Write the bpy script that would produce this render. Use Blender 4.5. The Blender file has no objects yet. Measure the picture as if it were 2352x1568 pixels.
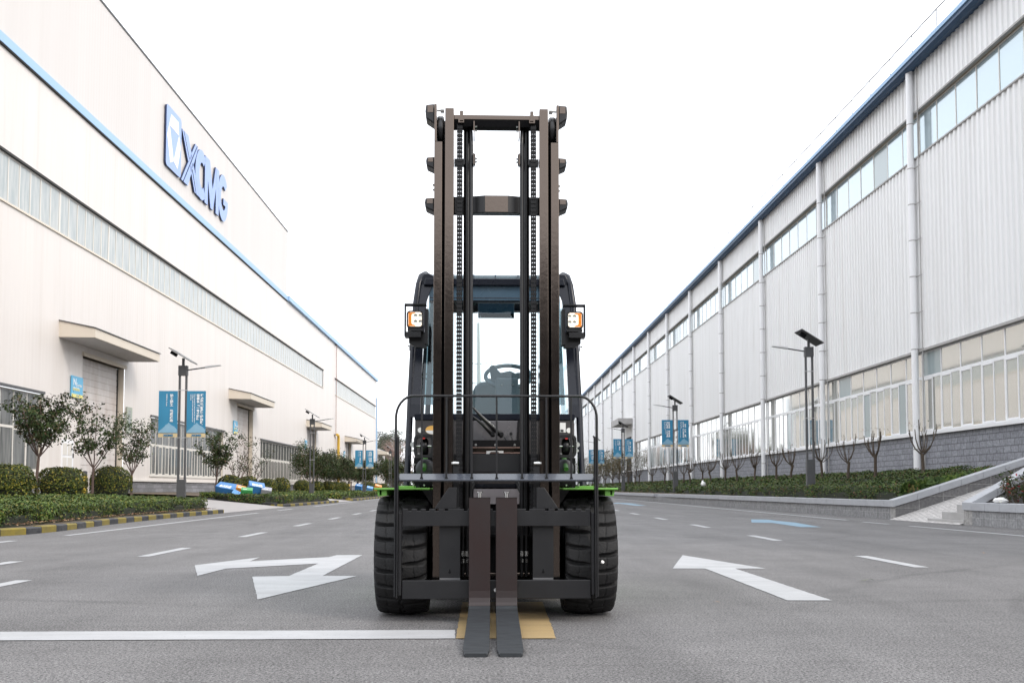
import bpy, math, random
import numpy as np
from mathutils import Vector, Matrix
R = math.radians
random.seed(7); RNG = np.random.default_rng(7)
S = bpy.context.scene
COL = S.collection

# ------------------------------------------------------------------ camera
cam = bpy.data.cameras.new("camera"); camo = bpy.data.objects.new("camera", cam); COL.objects.link(camo)
camo.location = (0, 0, 0.78)
camo.rotation_euler = (R(93.0), 0, R(-1.7))
cam.sensor_width = 36; cam.lens = 36 * 2287 / 2352
cam.shift_y = 0.09275; cam.clip_end = 3000; cam.clip_start = 0.05
cam.dof.use_dof = True; cam.dof.focus_distance = 5.9; cam.dof.aperture_fstop = 22
S.camera = camo

# ------------------------------------------------------------------ world, sun, exposure
SUN_EL, SUN_AZ = R(38), R(128)          # azimuth clockwise from +Y: light comes from the right, behind the camera
w = bpy.data.worlds.new("World"); S.world = w; w.use_nodes = True
nt = w.node_tree; nt.nodes.clear()
def N(nt, t, **k):
    n = nt.nodes.new(t)
    for a, b in k.items(): setattr(n, a, b)
    return n
sky = N(nt, 'ShaderNodeTexSky', sky_type='NISHITA'); sky.sun_disc = False
sky.sun_elevation = SUN_EL; sky.sun_rotation = SUN_AZ; sky.dust_density = 6; sky.air_density = 1.0
tc = N(nt, 'ShaderNodeTexCoord'); sep = N(nt, 'ShaderNodeSeparateXYZ')
nt.links.new(tc.outputs['Generated'], sep.inputs[0])
# high thin overcast: a bright even cloud sheet, a little uneven, laid over the clear sky
cn = N(nt, 'ShaderNodeTexNoise'); cn.inputs['Scale'].default_value = 2.2; cn.inputs['Detail'].default_value = 5
nt.links.new(tc.outputs['Generated'], cn.inputs['Vector'])
cr = N(nt, 'ShaderNodeMapRange'); cr.inputs[1].default_value = .3; cr.inputs[2].default_value = .7
cr.inputs[3].default_value = .92; cr.inputs[4].default_value = 1.06
nt.links.new(cn.outputs['Fac'], cr.inputs[0])
cloud = N(nt, 'ShaderNodeMix', data_type='RGBA', blend_type='MULTIPLY'); cloud.inputs[0].default_value = 1
cloud.inputs[6].default_value = (.97, 1.0, 1.05, 1)
nt.links.new(cr.outputs[0], cloud.inputs[7])
bg1 = N(nt, 'ShaderNodeBackground'); bg1.inputs[1].default_value = 1.04
bg2 = N(nt, 'ShaderNodeBackground'); bg2.inputs[1].default_value = .02
nt.links.new(cloud.outputs[2], bg1.inputs[0]); nt.links.new(sky.outputs[0], bg2.inputs[0])
add = N(nt, 'ShaderNodeAddShader'); nt.links.new(bg1.outputs[0], add.inputs[0]); nt.links.new(bg2.outputs[0], add.inputs[1])
# dark band added low in the sky behind the camera, for darker mast reflections
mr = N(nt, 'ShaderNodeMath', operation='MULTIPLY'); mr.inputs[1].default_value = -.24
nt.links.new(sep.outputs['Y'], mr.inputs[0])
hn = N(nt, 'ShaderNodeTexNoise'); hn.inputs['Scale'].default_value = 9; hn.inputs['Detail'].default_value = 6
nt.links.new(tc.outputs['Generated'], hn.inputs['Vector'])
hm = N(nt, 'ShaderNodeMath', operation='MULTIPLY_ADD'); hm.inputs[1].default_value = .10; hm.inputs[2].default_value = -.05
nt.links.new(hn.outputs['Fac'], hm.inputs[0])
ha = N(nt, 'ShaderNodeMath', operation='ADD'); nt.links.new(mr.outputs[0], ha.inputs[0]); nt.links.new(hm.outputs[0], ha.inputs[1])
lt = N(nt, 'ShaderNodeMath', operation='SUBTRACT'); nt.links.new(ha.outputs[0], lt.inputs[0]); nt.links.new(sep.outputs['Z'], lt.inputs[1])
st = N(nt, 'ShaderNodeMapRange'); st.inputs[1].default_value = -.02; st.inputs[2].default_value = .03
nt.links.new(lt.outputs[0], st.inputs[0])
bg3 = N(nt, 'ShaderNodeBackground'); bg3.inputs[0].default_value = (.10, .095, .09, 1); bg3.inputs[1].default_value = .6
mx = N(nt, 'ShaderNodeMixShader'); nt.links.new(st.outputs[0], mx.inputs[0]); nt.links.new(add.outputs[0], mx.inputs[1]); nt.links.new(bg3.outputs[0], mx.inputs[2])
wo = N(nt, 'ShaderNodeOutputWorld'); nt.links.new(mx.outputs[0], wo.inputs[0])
sl = bpy.data.lights.new("sun", 'SUN'); sl.energy = .6; sl.angle = R(11); sl.color = (1, .93, .84)
so = bpy.data.objects.new("sun", sl); COL.objects.link(so)
sd = Vector((math.sin(SUN_AZ) * math.cos(SUN_EL), math.cos(SUN_AZ) * math.cos(SUN_EL), math.sin(SUN_EL)))
so.rotation_euler = sd.to_track_quat('Z', 'Y').to_euler()
S.view_settings.view_transform = 'Standard'; S.view_settings.look = 'None'
S.view_settings.exposure = 1.0; S.view_settings.gamma = 1
S.cycles.max_bounces = 8; S.cycles.transparent_max_bounces = 12; S.cycles.use_denoising = True
S.cycles.sample_clamp_indirect = 6

# ------------------------------------------------------------------ materials
MATS = {}
def mat(name, col, rough=.6, metal=0., ior=1.5, var=0., vs=3., bump=0., bs=40., spec=.5, col2=None, stretch=None, coat=0., tint=None, detail=6, island=None, emit=None):
    """principled material; var = noise blend towards col2, stretch = texture scale per axis, island = colours picked per loose piece"""
    if name in MATS: return MATS[name]
    m = bpy.data.materials.new(name); m.use_nodes = True; t = m.node_tree; p = t.nodes['Principled BSDF']
    p.inputs['Base Color'].default_value = (*col, 1); p.inputs['Roughness'].default_value = rough
    p.inputs['Metallic'].default_value = metal; p.inputs['Specular IOR Level'].default_value = spec
    p.inputs['IOR'].default_value = ior
    if coat: p.inputs['Coat Weight'].default_value = coat; p.inputs['Coat Roughness'].default_value = .08
    if tint: p.inputs['Specular Tint'].default_value = (*tint, 1)
    if emit: p.inputs['Emission Color'].default_value = (*emit[0], 1); p.inputs['Emission Strength'].default_value = emit[1]
    tcn = N(t, 'ShaderNodeTexCoord'); mp = N(t, 'ShaderNodeMapping'); t.links.new(tcn.outputs['Object'], mp.inputs[0])
    if stretch: mp.inputs['Scale'].default_value = stretch
    src = None
    if island:
        g = N(t, 'ShaderNodeNewGeometry'); r = N(t, 'ShaderNodeValToRGB')
        els = r.color_ramp.elements
        for i, (pos, c) in enumerate(island):
            e = els[i] if i < 2 else els.new(pos)
            e.position = pos; e.color = (*c, 1)
        t.links.new(g.outputs['Random Per Island'], r.inputs[0]); src = r.outputs[0]
        n2 = N(t, 'ShaderNodeTexNoise'); n2.inputs['Scale'].default_value = 1.3
        t.links.new(mp.outputs[0], n2.inputs['Vector'])
        m2 = N(t, 'ShaderNodeMapRange'); m2.inputs[1].default_value = .3; m2.inputs[2].default_value = .7; m2.inputs[3].default_value = .65; m2.inputs[4].default_value = 1.35
        t.links.new(n2.outputs['Fac'], m2.inputs[0])
        mm = N(t, 'ShaderNodeMix', data_type='RGBA', blend_type='MULTIPLY'); mm.inputs[0].default_value = 1
        t.links.new(src, mm.inputs[6]); t.links.new(m2.outputs[0], mm.inputs[7]); src = mm.outputs[2]; p.inputs['Specular IOR Level'].default_value = .22; p.inputs['Roughness'].default_value = .55
    elif var:
        n = N(t, 'ShaderNodeTexNoise'); n.inputs['Scale'].default_value = vs; n.inputs['Detail'].default_value = detail; n.inputs['Roughness'].default_value = .6
        t.links.new(mp.outputs[0], n.inputs['Vector'])
        r = N(t, 'ShaderNodeMapRange'); r.inputs[1].default_value = .35; r.inputs[2].default_value = .72; r.inputs[3].default_value = 0; r.inputs[4].default_value = var
        t.links.new(n.outputs['Fac'], r.inputs[0])
        mm = N(t, 'ShaderNodeMix', data_type='RGBA'); mm.inputs[6].default_value = (*col, 1); mm.inputs[7].default_value = (*(col2 or [c * .5 for c in col]), 1)
        t.links.new(r.outputs[0], mm.inputs[0]); src = mm.outputs[2]
        rr = N(t, 'ShaderNodeMapRange'); rr.inputs[3].default_value = max(.03, rough - .05); rr.inputs[4].default_value = min(1, rough * 1.3 + .02)
        t.links.new(n.outputs['Fac'], rr.inputs[0]); t.links.new(rr.outputs[0], p.inputs['Roughness'])
    if src: t.links.new(src, p.inputs['Base Color'])
    if bump:
        n = N(t, 'ShaderNodeTexNoise'); n.inputs['Scale'].default_value = bs; n.inputs['Detail'].default_value = 4
        t.links.new(mp.outputs[0], n.inputs['Vector'])
        b = N(t, 'ShaderNodeBump'); b.inputs['Strength'].default_value = bump; b.inputs['Distance'].default_value = .01
        t.links.new(n.outputs['Fac'], b.inputs['Height']); t.links.new(b.outputs[0], p.inputs['Normal'])
    MATS[name] = m; return m

def asphalt():
    m = bpy.data.materials.new('asphalt'); m.use_nodes = True; t = m.node_tree; p = t.nodes['Principled BSDF']
    tcn = N(t, 'ShaderNodeTexCoord')
    def noise(sc, det=4, rough=.6, scale=(1, 1, 1)):
        mp = N(t, 'ShaderNodeMapping'); mp.inputs['Scale'].default_value = scale; t.links.new(tcn.outputs['Object'], mp.inputs[0])
        n = N(t, 'ShaderNodeTexNoise'); n.inputs['Scale'].default_value = sc; n.inputs['Detail'].default_value = det; n.inputs['Roughness'].default_value = rough
        t.links.new(mp.outputs[0], n.inputs['Vector']); return n.outputs['Fac']
    def rng(s, a, b, c, d):
        r = N(t, 'ShaderNodeMapRange'); r.inputs[1].default_value = a; r.inputs[2].default_value = b; r.inputs[3].default_value = c; r.inputs[4].default_value = d
        t.links.new(s, r.inputs[0]); return r.outputs[0]
    def mul(a, b):
        x = N(t, 'ShaderNodeMath', operation='MULTIPLY'); t.links.new(a, x.inputs[0]); t.links.new(b, x.inputs[1]); return x.outputs[0]
    g = mul(rng(noise(80, 3, .9), .37, .63, .12, 1.98), mul(rng(noise(28, 4, .8), .35, .65, .80, 1.2), rng(noise(.9, 6), .3, .7, .84, 1.13)))
    g = mul(g, rng(noise(.5, 8, .65, (2.6, .35, 1)), .42, .68, 1.07, .82))      # tyre-worn bands along the lanes
    g = mul(g, rng(noise(3.2, 6, .7, (.5, 2.2, 1)), .35, .72, 1.05, .88))
    g = mul(g, rng(noise(1.0, 8, .7, (.22, 5.5, 1)), .58, .70, 1.0, .84))      # faint scuffs across the lanes
    g = mul(g, rng(noise(.45, 3, .5), .53, .63, 1.03, .90))
    wob = noise(.8, 3, .5)
    for cx, cy, rad, wd, dark in ((9.5, 3.0, 8.2, .10, .80), (9.5, 3.0, 6.9, .09, .84), (-6.0, -2.0, 9.6, .11, .82), (2.2, 18.5, 4.4, .08, .84), (14, 30, 17.5, .14, .84), (-18, 20, 13.2, .13, .84), (3.0, -6.5, 13.4, .10, .86)):   # turning tyre tracks
        ds = N(t, 'ShaderNodeVectorMath', operation='DISTANCE'); ds.inputs[1].default_value = (cx, cy, 0); t.links.new(tcn.outputs['Object'], ds.inputs[0])
        a1 = N(t, 'ShaderNodeMath', operation='MULTIPLY_ADD'); a1.inputs[1].default_value = .5; a1.inputs[2].default_value = -rad - .25; t.links.new(wob, a1.inputs[0])
        a2 = N(t, 'ShaderNodeMath', operation='ADD'); t.links.new(ds.outputs['Value'], a2.inputs[0]); t.links.new(a1.outputs[0], a2.inputs[1])
        a3 = N(t, 'ShaderNodeMath', operation='ABSOLUTE'); t.links.new(a2.outputs[0], a3.inputs[0])
        tr_ = rng(a3.outputs[0], wd * .3, wd, dark, 1.0); fade = rng(noise(.35, 4, .6), .44, .56, 0, 1)
        mxn = N(t, 'ShaderNodeMix', data_type='FLOAT'); mxn.inputs[2].default_value = 1.0; t.links.new(fade, mxn.inputs[0]); t.links.new(tr_, mxn.inputs[3]); g = mul(g, mxn.outputs[0])
    v = N(t, 'ShaderNodeTexVoronoi'); v.inputs['Scale'].default_value = 130; t.links.new(tcn.outputs['Object'], v.inputs['Vector'])
    g = mul(g, rng(v.outputs['Distance'], 0, .5, 1.12, .86))
    mm = N(t, 'ShaderNodeMix', data_type='RGBA', blend_type='MULTIPLY'); mm.inputs[0].default_value = 1
    mm.inputs[6].default_value = (.146, .141, .140, 1); t.links.new(g, mm.inputs[7]); t.links.new(mm.outputs[2], p.inputs['Base Color'])
    p.inputs['Roughness'].default_value = .82; p.inputs['Specular IOR Level'].default_value = .35
    b = N(t, 'ShaderNodeBump'); b.inputs['Strength'].default_value = .8; b.inputs['Distance'].default_value = .005
    t.links.new(noise(140, 3, .7), b.inputs['Height']); t.links.new(b.outputs[0], p.inputs['Normal'])
    return m

def paint_worn(name, col, under=(.13, .127, .128), amt=.5):
    m = mat(name, col, .6, var=amt, vs=1.6, col2=[c * .66 + u * .34 for c, u in zip(col, under)], stretch=(1.1, 2.6, 1), bump=.3, bs=110, detail=10)
    t = m.node_tree; p = t.nodes['Principled BSDF']; src = p.inputs['Base Color'].links[0].from_socket
    tcn = N(t, 'ShaderNodeTexCoord')
    def layer(src, sc, lo, hi, rot, scale, to, amt2):
        mp = N(t, 'ShaderNodeMapping'); mp.inputs['Scale'].default_value = scale; mp.inputs['Rotation'].default_value = (0, 0, rot); t.links.new(tcn.outputs['Object'], mp.inputs[0])
        n = N(t, 'ShaderNodeTexNoise'); n.inputs['Scale'].default_value = sc; n.inputs['Detail'].default_value = 6; n.inputs['Roughness'].default_value = .7; t.links.new(mp.outputs[0], n.inputs['Vector'])
        r = N(t, 'ShaderNodeMapRange'); r.inputs[1].default_value = lo; r.inputs[2].default_value = hi; r.inputs[4].default_value = amt2; t.links.new(n.outputs['Fac'], r.inputs[0])
        mm = N(t, 'ShaderNodeMix', data_type='RGBA'); mm.inputs[7].default_value = (*to, 1); t.links.new(r.outputs[0], mm.inputs[0]); t.links.new(src, mm.inputs[6]); return mm.outputs[2]
    src = layer(src, 70, .60, .68, 0, (1, 1, 1), under, .75)                       # worn-through grains
    src = layer(src, 1.0, .54, .66, .5, (.6, 14, 1), [c * .6 for c in col], .55)   # tyre streaks crossing the paint
    t.links.new(src, p.inputs['Base Color']); return m

def blocks(name, col, mortar, bw, bh, axis, size=.012, var=.25, squash=1.0, frost=.0):
    """split-face block or brick; axis 'x' = wall running along x, 'y' = running along y, 'z' = paving"""
    m = bpy.data.materials.new(name); m.use_nodes = True; t = m.node_tree; p = t.nodes['Principled BSDF']
    tcn = N(t, 'ShaderNodeTexCoord'); sp = N(t, 'ShaderNodeSeparateXYZ'); cb = N(t, 'ShaderNodeCombineXYZ')
    t.links.new(tcn.outputs['Object'], sp.inputs[0])
    a, b = {'x': ('X', 'Z'), 'y': ('Y', 'Z'), 'z': ('X', 'Y')}[axis]
    t.links.new(sp.outputs[a], cb.inputs[0]); t.links.new(sp.outputs[b], cb.inputs[1])
    br = N(t, 'ShaderNodeTexBrick'); t.links.new(cb.outputs[0], br.inputs['Vector'])
    br.inputs['Scale'].default_value = 1; br.inputs['Brick Width'].default_value = bw; br.inputs['Row Height'].default_value = bh
    br.inputs['Mortar Size'].default_value = size; br.inputs['Mortar Smooth'].default_value = .3; br.offset = .5 if squash == 1.0 else 0.
    br.inputs['Color1'].default_value = (*[c * (1 - var) for c in col], 1); br.inputs['Color2'].default_value = (*[min(1, c * (1 + var)) for c in col], 1)
    br.inputs['Mortar'].default_value = (*mortar, 1)
    n = N(t, 'ShaderNodeTexNoise'); n.inputs['Scale'].default_value = 16; n.inputs['Detail'].default_value = 6; t.links.new(tcn.outputs['Object'], n.inputs['Vector'])
    r = N(t, 'ShaderNodeMapRange'); r.inputs[1].default_value = .3; r.inputs[2].default_value = .7; r.inputs[3].default_value = .75; r.inputs[4].default_value = 1.25
    t.links.new(n.outputs['Fac'], r.inputs[0])
    mm = N(t, 'ShaderNodeMix', data_type='RGBA', blend_type='MULTIPLY'); mm.inputs[0].default_value = 1
    t.links.new(br.outputs['Color'], mm.inputs[6]); t.links.new(r.outputs[0], mm.inputs[7]); t.links.new(mm.outputs[2], p.inputs['Base Color'])
    p.inputs['Roughness'].default_value = .85
    h = N(t, 'ShaderNodeMath', operation='SUBTRACT'); t.links.new(n.outputs['Fac'], h.inputs[0]); t.links.new(br.outputs['Fac'], h.inputs[1])
    bp = N(t, 'ShaderNodeBump'); bp.inputs['Strength'].default_value = .8; bp.inputs['Distance'].default_value = .02
    t.links.new(h.outputs[0], bp.inputs['Height']); t.links.new(bp.outputs[0], p.inputs['Normal'])
    return m

def panel_wall(name, col, stain, rib=.3, amt=.35, ribbump=.35):
    """profiled steel cladding with rain streaks: ribs along z"""
    m = bpy.data.materials.new(name); m.use_nodes = True; t = m.node_tree; p = t.nodes['Principled BSDF']
    tcn = N(t, 'ShaderNodeTexCoord'); mp = N(t, 'ShaderNodeMapping'); mp.inputs['Scale'].default_value = (1, 2.2, .09); t.links.new(tcn.outputs['Object'], mp.inputs[0])
    n = N(t, 'ShaderNodeTexNoise'); n.inputs['Scale'].default_value = 1.1; n.inputs['Detail'].default_value = 9; n.inputs['Roughness'].default_value = .72; t.links.new(mp.outputs[0], n.inputs['Vector'])
    r = N(t, 'ShaderNodeMapRange'); r.inputs[1].default_value = .5; r.inputs[2].default_value = .8; r.inputs[4].default_value = amt; t.links.new(n.outputs['Fac'], r.inputs[0])
    mm = N(t, 'ShaderNodeMix', data_type='RGBA'); mm.inputs[6].default_value = (*col, 1); mm.inputs[7].default_value = (*stain, 1)
    t.links.new(r.outputs[0], mm.inputs[0])
    # each cladding sheet is a touch lighter or darker
    sp = N(t, 'ShaderNodeSeparateXYZ'); t.links.new(tcn.outputs['Object'], sp.inputs[0])
    q = N(t, 'ShaderNodeMath', operation='DIVIDE'); q.inputs[1].default_value = .9; t.links.new(sp.outputs['Y'], q.inputs[0])
    fl = N(t, 'ShaderNodeMath', operation='FLOOR'); t.links.new(q.outputs[0], fl.inputs[0])
    wn = N(t, 'ShaderNodeTexWhiteNoise', noise_dimensions='1D'); t.links.new(fl.outputs[0], wn.inputs['W'])
    wr = N(t, 'ShaderNodeMapRange'); wr.inputs[3].default_value = .98; wr.inputs[4].default_value = 1.015; t.links.new(wn.outputs['Value'], wr.inputs[0])
    m3 = N(t, 'ShaderNodeMix', data_type='RGBA', blend_type='MULTIPLY'); m3.inputs[0].default_value = 1
    t.links.new(mm.outputs[2], m3.inputs[6]); t.links.new(wr.outputs[0], m3.inputs[7]); t.links.new(m3.outputs[2], p.inputs['Base Color'])
    p.inputs['Roughness'].default_value = .5; p.inputs['Specular IOR Level'].default_value = .35
    if ribbump:
        x = N(t, 'ShaderNodeMath', operation='MULTIPLY'); x.inputs[1].default_value = 2 * math.pi / rib; t.links.new(sp.outputs['Y'], x.inputs[0])
        s = N(t, 'ShaderNodeMath', operation='SINE'); t.links.new(x.outputs[0], s.inputs[0])
        pw = N(t, 'ShaderNodeMath', operation='GREATER_THAN'); pw.inputs[1].default_value = .8; t.links.new(s.outputs[0], pw.inputs[0])
        b = N(t, 'ShaderNodeBump'); b.inputs['Strength'].default_value = ribbump; b.inputs['Distance'].default_value = .02; t.links.new(s.outputs[0], b.inputs['Height']); t.links.new(b.outputs[0], p.inputs['Normal'])
    return m

def glass_clear(name, tint, refl=.12):
    m = bpy.data.materials.new(name); m.use_nodes = True; t = m.node_tree; t.nodes.clear()
    tr = N(t, 'ShaderNodeBsdfTransparent'); tr.inputs[0].default_value = (*tint, 1)
    gl = N(t, 'ShaderNodeBsdfGlossy'); gl.inputs['Roughness'].default_value = .02; gl.inputs[0].default_value = (.9, .97, 1, 1)
    lw = N(t, 'ShaderNodeFresnel'); lw.inputs[0].default_value = 1.45
    ad = N(t, 'ShaderNodeMath', operation='ADD'); ad.inputs[1].default_value = refl - .04; ad.use_clamp = True; t.links.new(lw.outputs[0], ad.inputs[0])
    mx = N(t, 'ShaderNodeMixShader'); t.links.new(ad.outputs[0], mx.inputs[0]); t.links.new(tr.outputs[0], mx.inputs[1]); t.links.new(gl.outputs[0], mx.inputs[2])
    o = N(t, 'ShaderNodeOutputMaterial'); t.links.new(mx.outputs[0], o.inputs[0]); return m

# forklift
PB = mat('black_paint', (.003, .0034, .0044), .13, var=.5, vs=7, col2=(.009, .0078, .0075), spec=1.0, ior=1.62, tint=(1, .80, .67), bump=.03, bs=45)
PB2 = mat('black_satin', (.008, .008, .0095), .36, var=.5, vs=6, col2=(.013, .013, .014), spec=.5)
NAVY = mat('cab_black', (.007, .009, .016), .25, spec=.35, var=.3, vs=4, col2=(.012, .014, .022))
RUB = mat('rubber', (.0095, .0095, .010), .6, var=.6, vs=14, col2=(.02, .019, .019), bump=.4, bs=90, spec=.4)
RUBS = mat('rubber_smooth', (.006, .006, .007), .35, spec=.5)
FORKM = mat('fork_steel', (.017, .0068, .006), .4, var=.5, vs=5, col2=(.009, .0075, .008), spec=.5)
FORKT = mat('fork_blade_worn', (.026, .030, .034), .48, var=.8, vs=9, col2=(.010, .011, .013), stretch=(1, 3, 1), spec=.5)
STEEL = mat('bright_steel', (.62, .62, .6), .25, metal=1.)
CHM = mat('chain_steel', (.006, .006, .007), .5, spec=.3)
GREEN = mat('green_paint', (.17, .42, .07), .35, spec=.5, var=.2, vs=5)
GREYB = mat('grey_blue_plastic', (.10, .125, .14), .5, var=.3, vs=6, col2=(.07, .09, .1))
PANEL = mat('taupe_panel', (.045, .040, .041), .35, spec=.6, var=.4, vs=5, col2=(.06, .055, .055))
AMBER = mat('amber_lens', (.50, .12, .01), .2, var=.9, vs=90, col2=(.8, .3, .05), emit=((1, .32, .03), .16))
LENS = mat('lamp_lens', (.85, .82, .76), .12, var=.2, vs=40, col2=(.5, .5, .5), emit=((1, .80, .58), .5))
REFL = mat('lamp_reflector', (.75, .75, .68), .15, metal=.8)
WHT = mat('white_plastic', (.78, .77, .75), .45)
REDP = mat('red_paint', (.6, .03, .03), .4)
BLKF = mat('flat_black', (.005, .005, .006), .8, spec=.2)
STKY = mat('sticker_yellow', (.75, .42, .1), .4)
GLS = glass_clear('cab_glass', (.80, .90, .92), .05); GLQ = glass_clear('reflection_tint_glass', (.10, .15, .17), .06)
GLR = glass_clear('roof_glass', (.25, .37, .42), .05)
GREYT = mat('cab_visor', (.05, .095, .14), .25, spec=.5, var=.3, vs=3, col2=(.06, .11, .155))
# buildings
WL = panel_wall('white_cladding_left', (.665, .622, .588), (.50, .43, .36), .3, .38, .10)
WLU = panel_wall('white_cladding_parapet', (.590, .555, .528), (.52, .48, .43), .3, .25, .08)
WR = panel_wall('white_cladding_right', (.80, .80, .795), (.56, .53, .49), .3, .5, 0)
TRIMB = mat('blue_trim', (.30, .46, .66), .5, var=.3, vs=1.5, col2=(.36, .52, .70))
TRIMD = mat('blue_fascia', (.016, .055, .12), .45, var=.4, vs=1.2, col2=(.025, .075, .15))  # gutter blue darkened, painting in its shaded underside
CREAM = mat('cream_trim', (.64, .575, .485), .6, var=.3, vs=2, col2=(.6, .53, .44))
WHF = mat('white_window_frame', (.78, .78, .79), .45)
WHF2 = mat('cream_window_frame', (.64, .61, .56), .5)
DARK = mat('dark_gap', (.035, .033, .032), .8)
DSH = mat('grey_shutter', (.64, .61, .59), .55, var=.8, vs=1.2, col2=(.47, .40, .36), stretch=(1, 1.5, .7))
PIPE = mat('white_pipe', (.86, .86, .87), .4)
CONC = mat('concrete', (.42, .41, .40), .85, var=.5, vs=3, col2=(.3, .29, .28), bump=.3, bs=30)
PLINTH = blocks('plinth_stone', (.20, .20, .21), (.13, .13, .135), .6, .2, 'y', .01)
BLK = blocks('building_block_wall', (.255, .262, .29), (.15, .15, .17), .40, .2, 'y', .016, .1)
PWY = blocks('planter_block_y', (.25, .25, .255), (.36, .36, .36), .2, .17, 'y', .007, .12, squash=2.)
PWX = blocks('planter_block_x', (.155, .15, .15), (.32, .31, .30), .62, .30, 'x', .009, .12, squash=2.)
CAPM = mat('cap_stone', (.40, .41, .43), .7, var=.5, vs=4, col2=(.3, .3, .32), bump=.3, bs=25)
PAVER = blocks('brick_paving', (.45, .43, .415), (.27, .26, .25), .1, .2, 'z', .008, .08)
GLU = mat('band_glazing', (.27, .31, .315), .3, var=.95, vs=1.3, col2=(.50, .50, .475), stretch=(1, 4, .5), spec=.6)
GLL = mat('window_glass_dark', (.06, .064, .066), .08, var=.95, vs=1.1, col2=(.27, .275, .265), stretch=(1, 3.2, .3), spec=.4); GLL2 = mat('window_glass_deep', (.03, .033, .03), .55, var=.9, vs=1.4, col2=(.13, .13, .12), stretch=(1, 3, .4), spec=.12)  # deep glass: darker base in place of trees reflected in the far panes
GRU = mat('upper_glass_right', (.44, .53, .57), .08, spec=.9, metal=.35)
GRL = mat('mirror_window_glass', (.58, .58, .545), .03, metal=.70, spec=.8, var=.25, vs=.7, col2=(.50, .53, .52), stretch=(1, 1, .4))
GRC = mat('curtained_pane', (.30, .36, .37), .15, spec=.7)
# ground, road, plants, furniture
ASPH = asphalt()
WP = paint_worn('white_road_paint', (.385, .388, .395), amt=.8)
YP = paint_worn('ochre_road_paint', (.35, .245, .11), amt=.6)
BP = paint_worn('blue_road_paint', (.17, .28, .365))
KY = mat('kerb_yellow', (.235, .18, .028), .75, var=.7, vs=6, col2=(.14, .12, .05))
KB = mat('kerb_black', (.022, .023, .028), .7, var=.6, vs=6, col2=(.12, .12, .12))
SOIL = mat('soil', (.09, .07, .05), .95, var=.8, vs=5, col2=(.15, .11, .07), bump=.8, bs=20)
PATH = mat('concrete_path', (.34, .32, .315), .85, var=.5, vs=2, col2=(.27, .26, .25), bump=.2, bs=40)
POLE = mat('dark_grey_steel', (.085, .085, .088), .45, spec=.4, var=.3, vs=4)
PVB = mat('solar_back', (.30, .29, .28), .5)
PVD = mat('solar_cells', (.015, .02, .04), .15, spec=.8)
GALV = mat('galvanised', (.55, .55, .55), .4, metal=.5)
BAN = mat('banner_teal', (.032, .215, .37), .55, var=.4, vs=3, col2=(.04, .25, .43))
BANM = mat('banner_mountain', (.24, .42, .55), .55, var=.6, vs=5, col2=(.17, .35, .50))
BANY = mat('banner_sand', (.62, .48, .27), .55)
BANW = mat('banner_lettering', (.85, .88, .9), .55)
BANL = mat('banner_logo', (.02, .18, .36), .5)
BARK = mat('bark', (.13, .09, .075), .9, var=.7, vs=14, col2=(.07, .05, .045), stretch=(1, 1, .3), bump=.6, bs=40)
BARK2 = mat('bark_pruned', (.10, .075, .055), .9, var=.7, vs=14, col2=(.05, .04, .033), bump=.6, bs=40)
LT = mat('tree_leaf', (.04, .06, .03), .45, island=[(0, (.012, .026, .007)), (.45, (.030, .052, .014)), (.8, (.06, .082, .024)), (.97, (.11, .07, .045))])
LH = mat('hedge_leaf', (.04, .07, .03), .45, island=[(0, (.022, .042, .010)), (.35, (.050, .090, .018)), (.75, (.105, .155, .028)), (.97, (.20, .18, .045))])
LHR = mat('hedge_leaf_dark', (.04, .07, .03), .45, island=[(0, (.020, .038, .010)), (.4, (.046, .082, .018)), (.86, (.10, .14, .03)), (.97, (.16, .075, .045))])
LS = mat('shrub_leaf', (.05, .07, .02), .4, island=[(0, (.018, .032, .007)), (.45, (.045, .065, .012)), (.78, (.095, .105, .018)), (.96, (.26, .21, .03))])
LR = mat('photinia_leaf', (.05, .07, .02), .4, island=[(0, (.025, .035, .018)), (.6, (.055, .085, .025)), (.9, (.10, .05, .03)), (.985, (.35, .02, .03))])
LB = mat('autumn_leaf', (.2, .12, .06), .6, island=[(0, (.12, .06, .035)), (.5, (.24, .14, .08)), (.95, (.35, .22, .1))])
LY = mat('young_leaf', (.08, .07, .04), .6, island=[(0, (.045, .045, .02)), (.5, (.09, .085, .04)), (.95, (.17, .12, .07))])
LC = mat('conifer_leaf', (.06, .08, .05), .6, island=[(0, (.045, .06, .04)), (.6, (.08, .09, .06)), (.95, (.12, .12, .08))])
LRED = mat('reddish_twigs', (.25, .16, .13), .8, island=[(0, (.20, .13, .11)), (.6, (.30, .20, .17)), (.95, (.38, .28, .22))])
CORE = mat('hedge_core', (.018, .022, .012), .95, var=.6, vs=8, col2=(.03, .035, .02))

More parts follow.
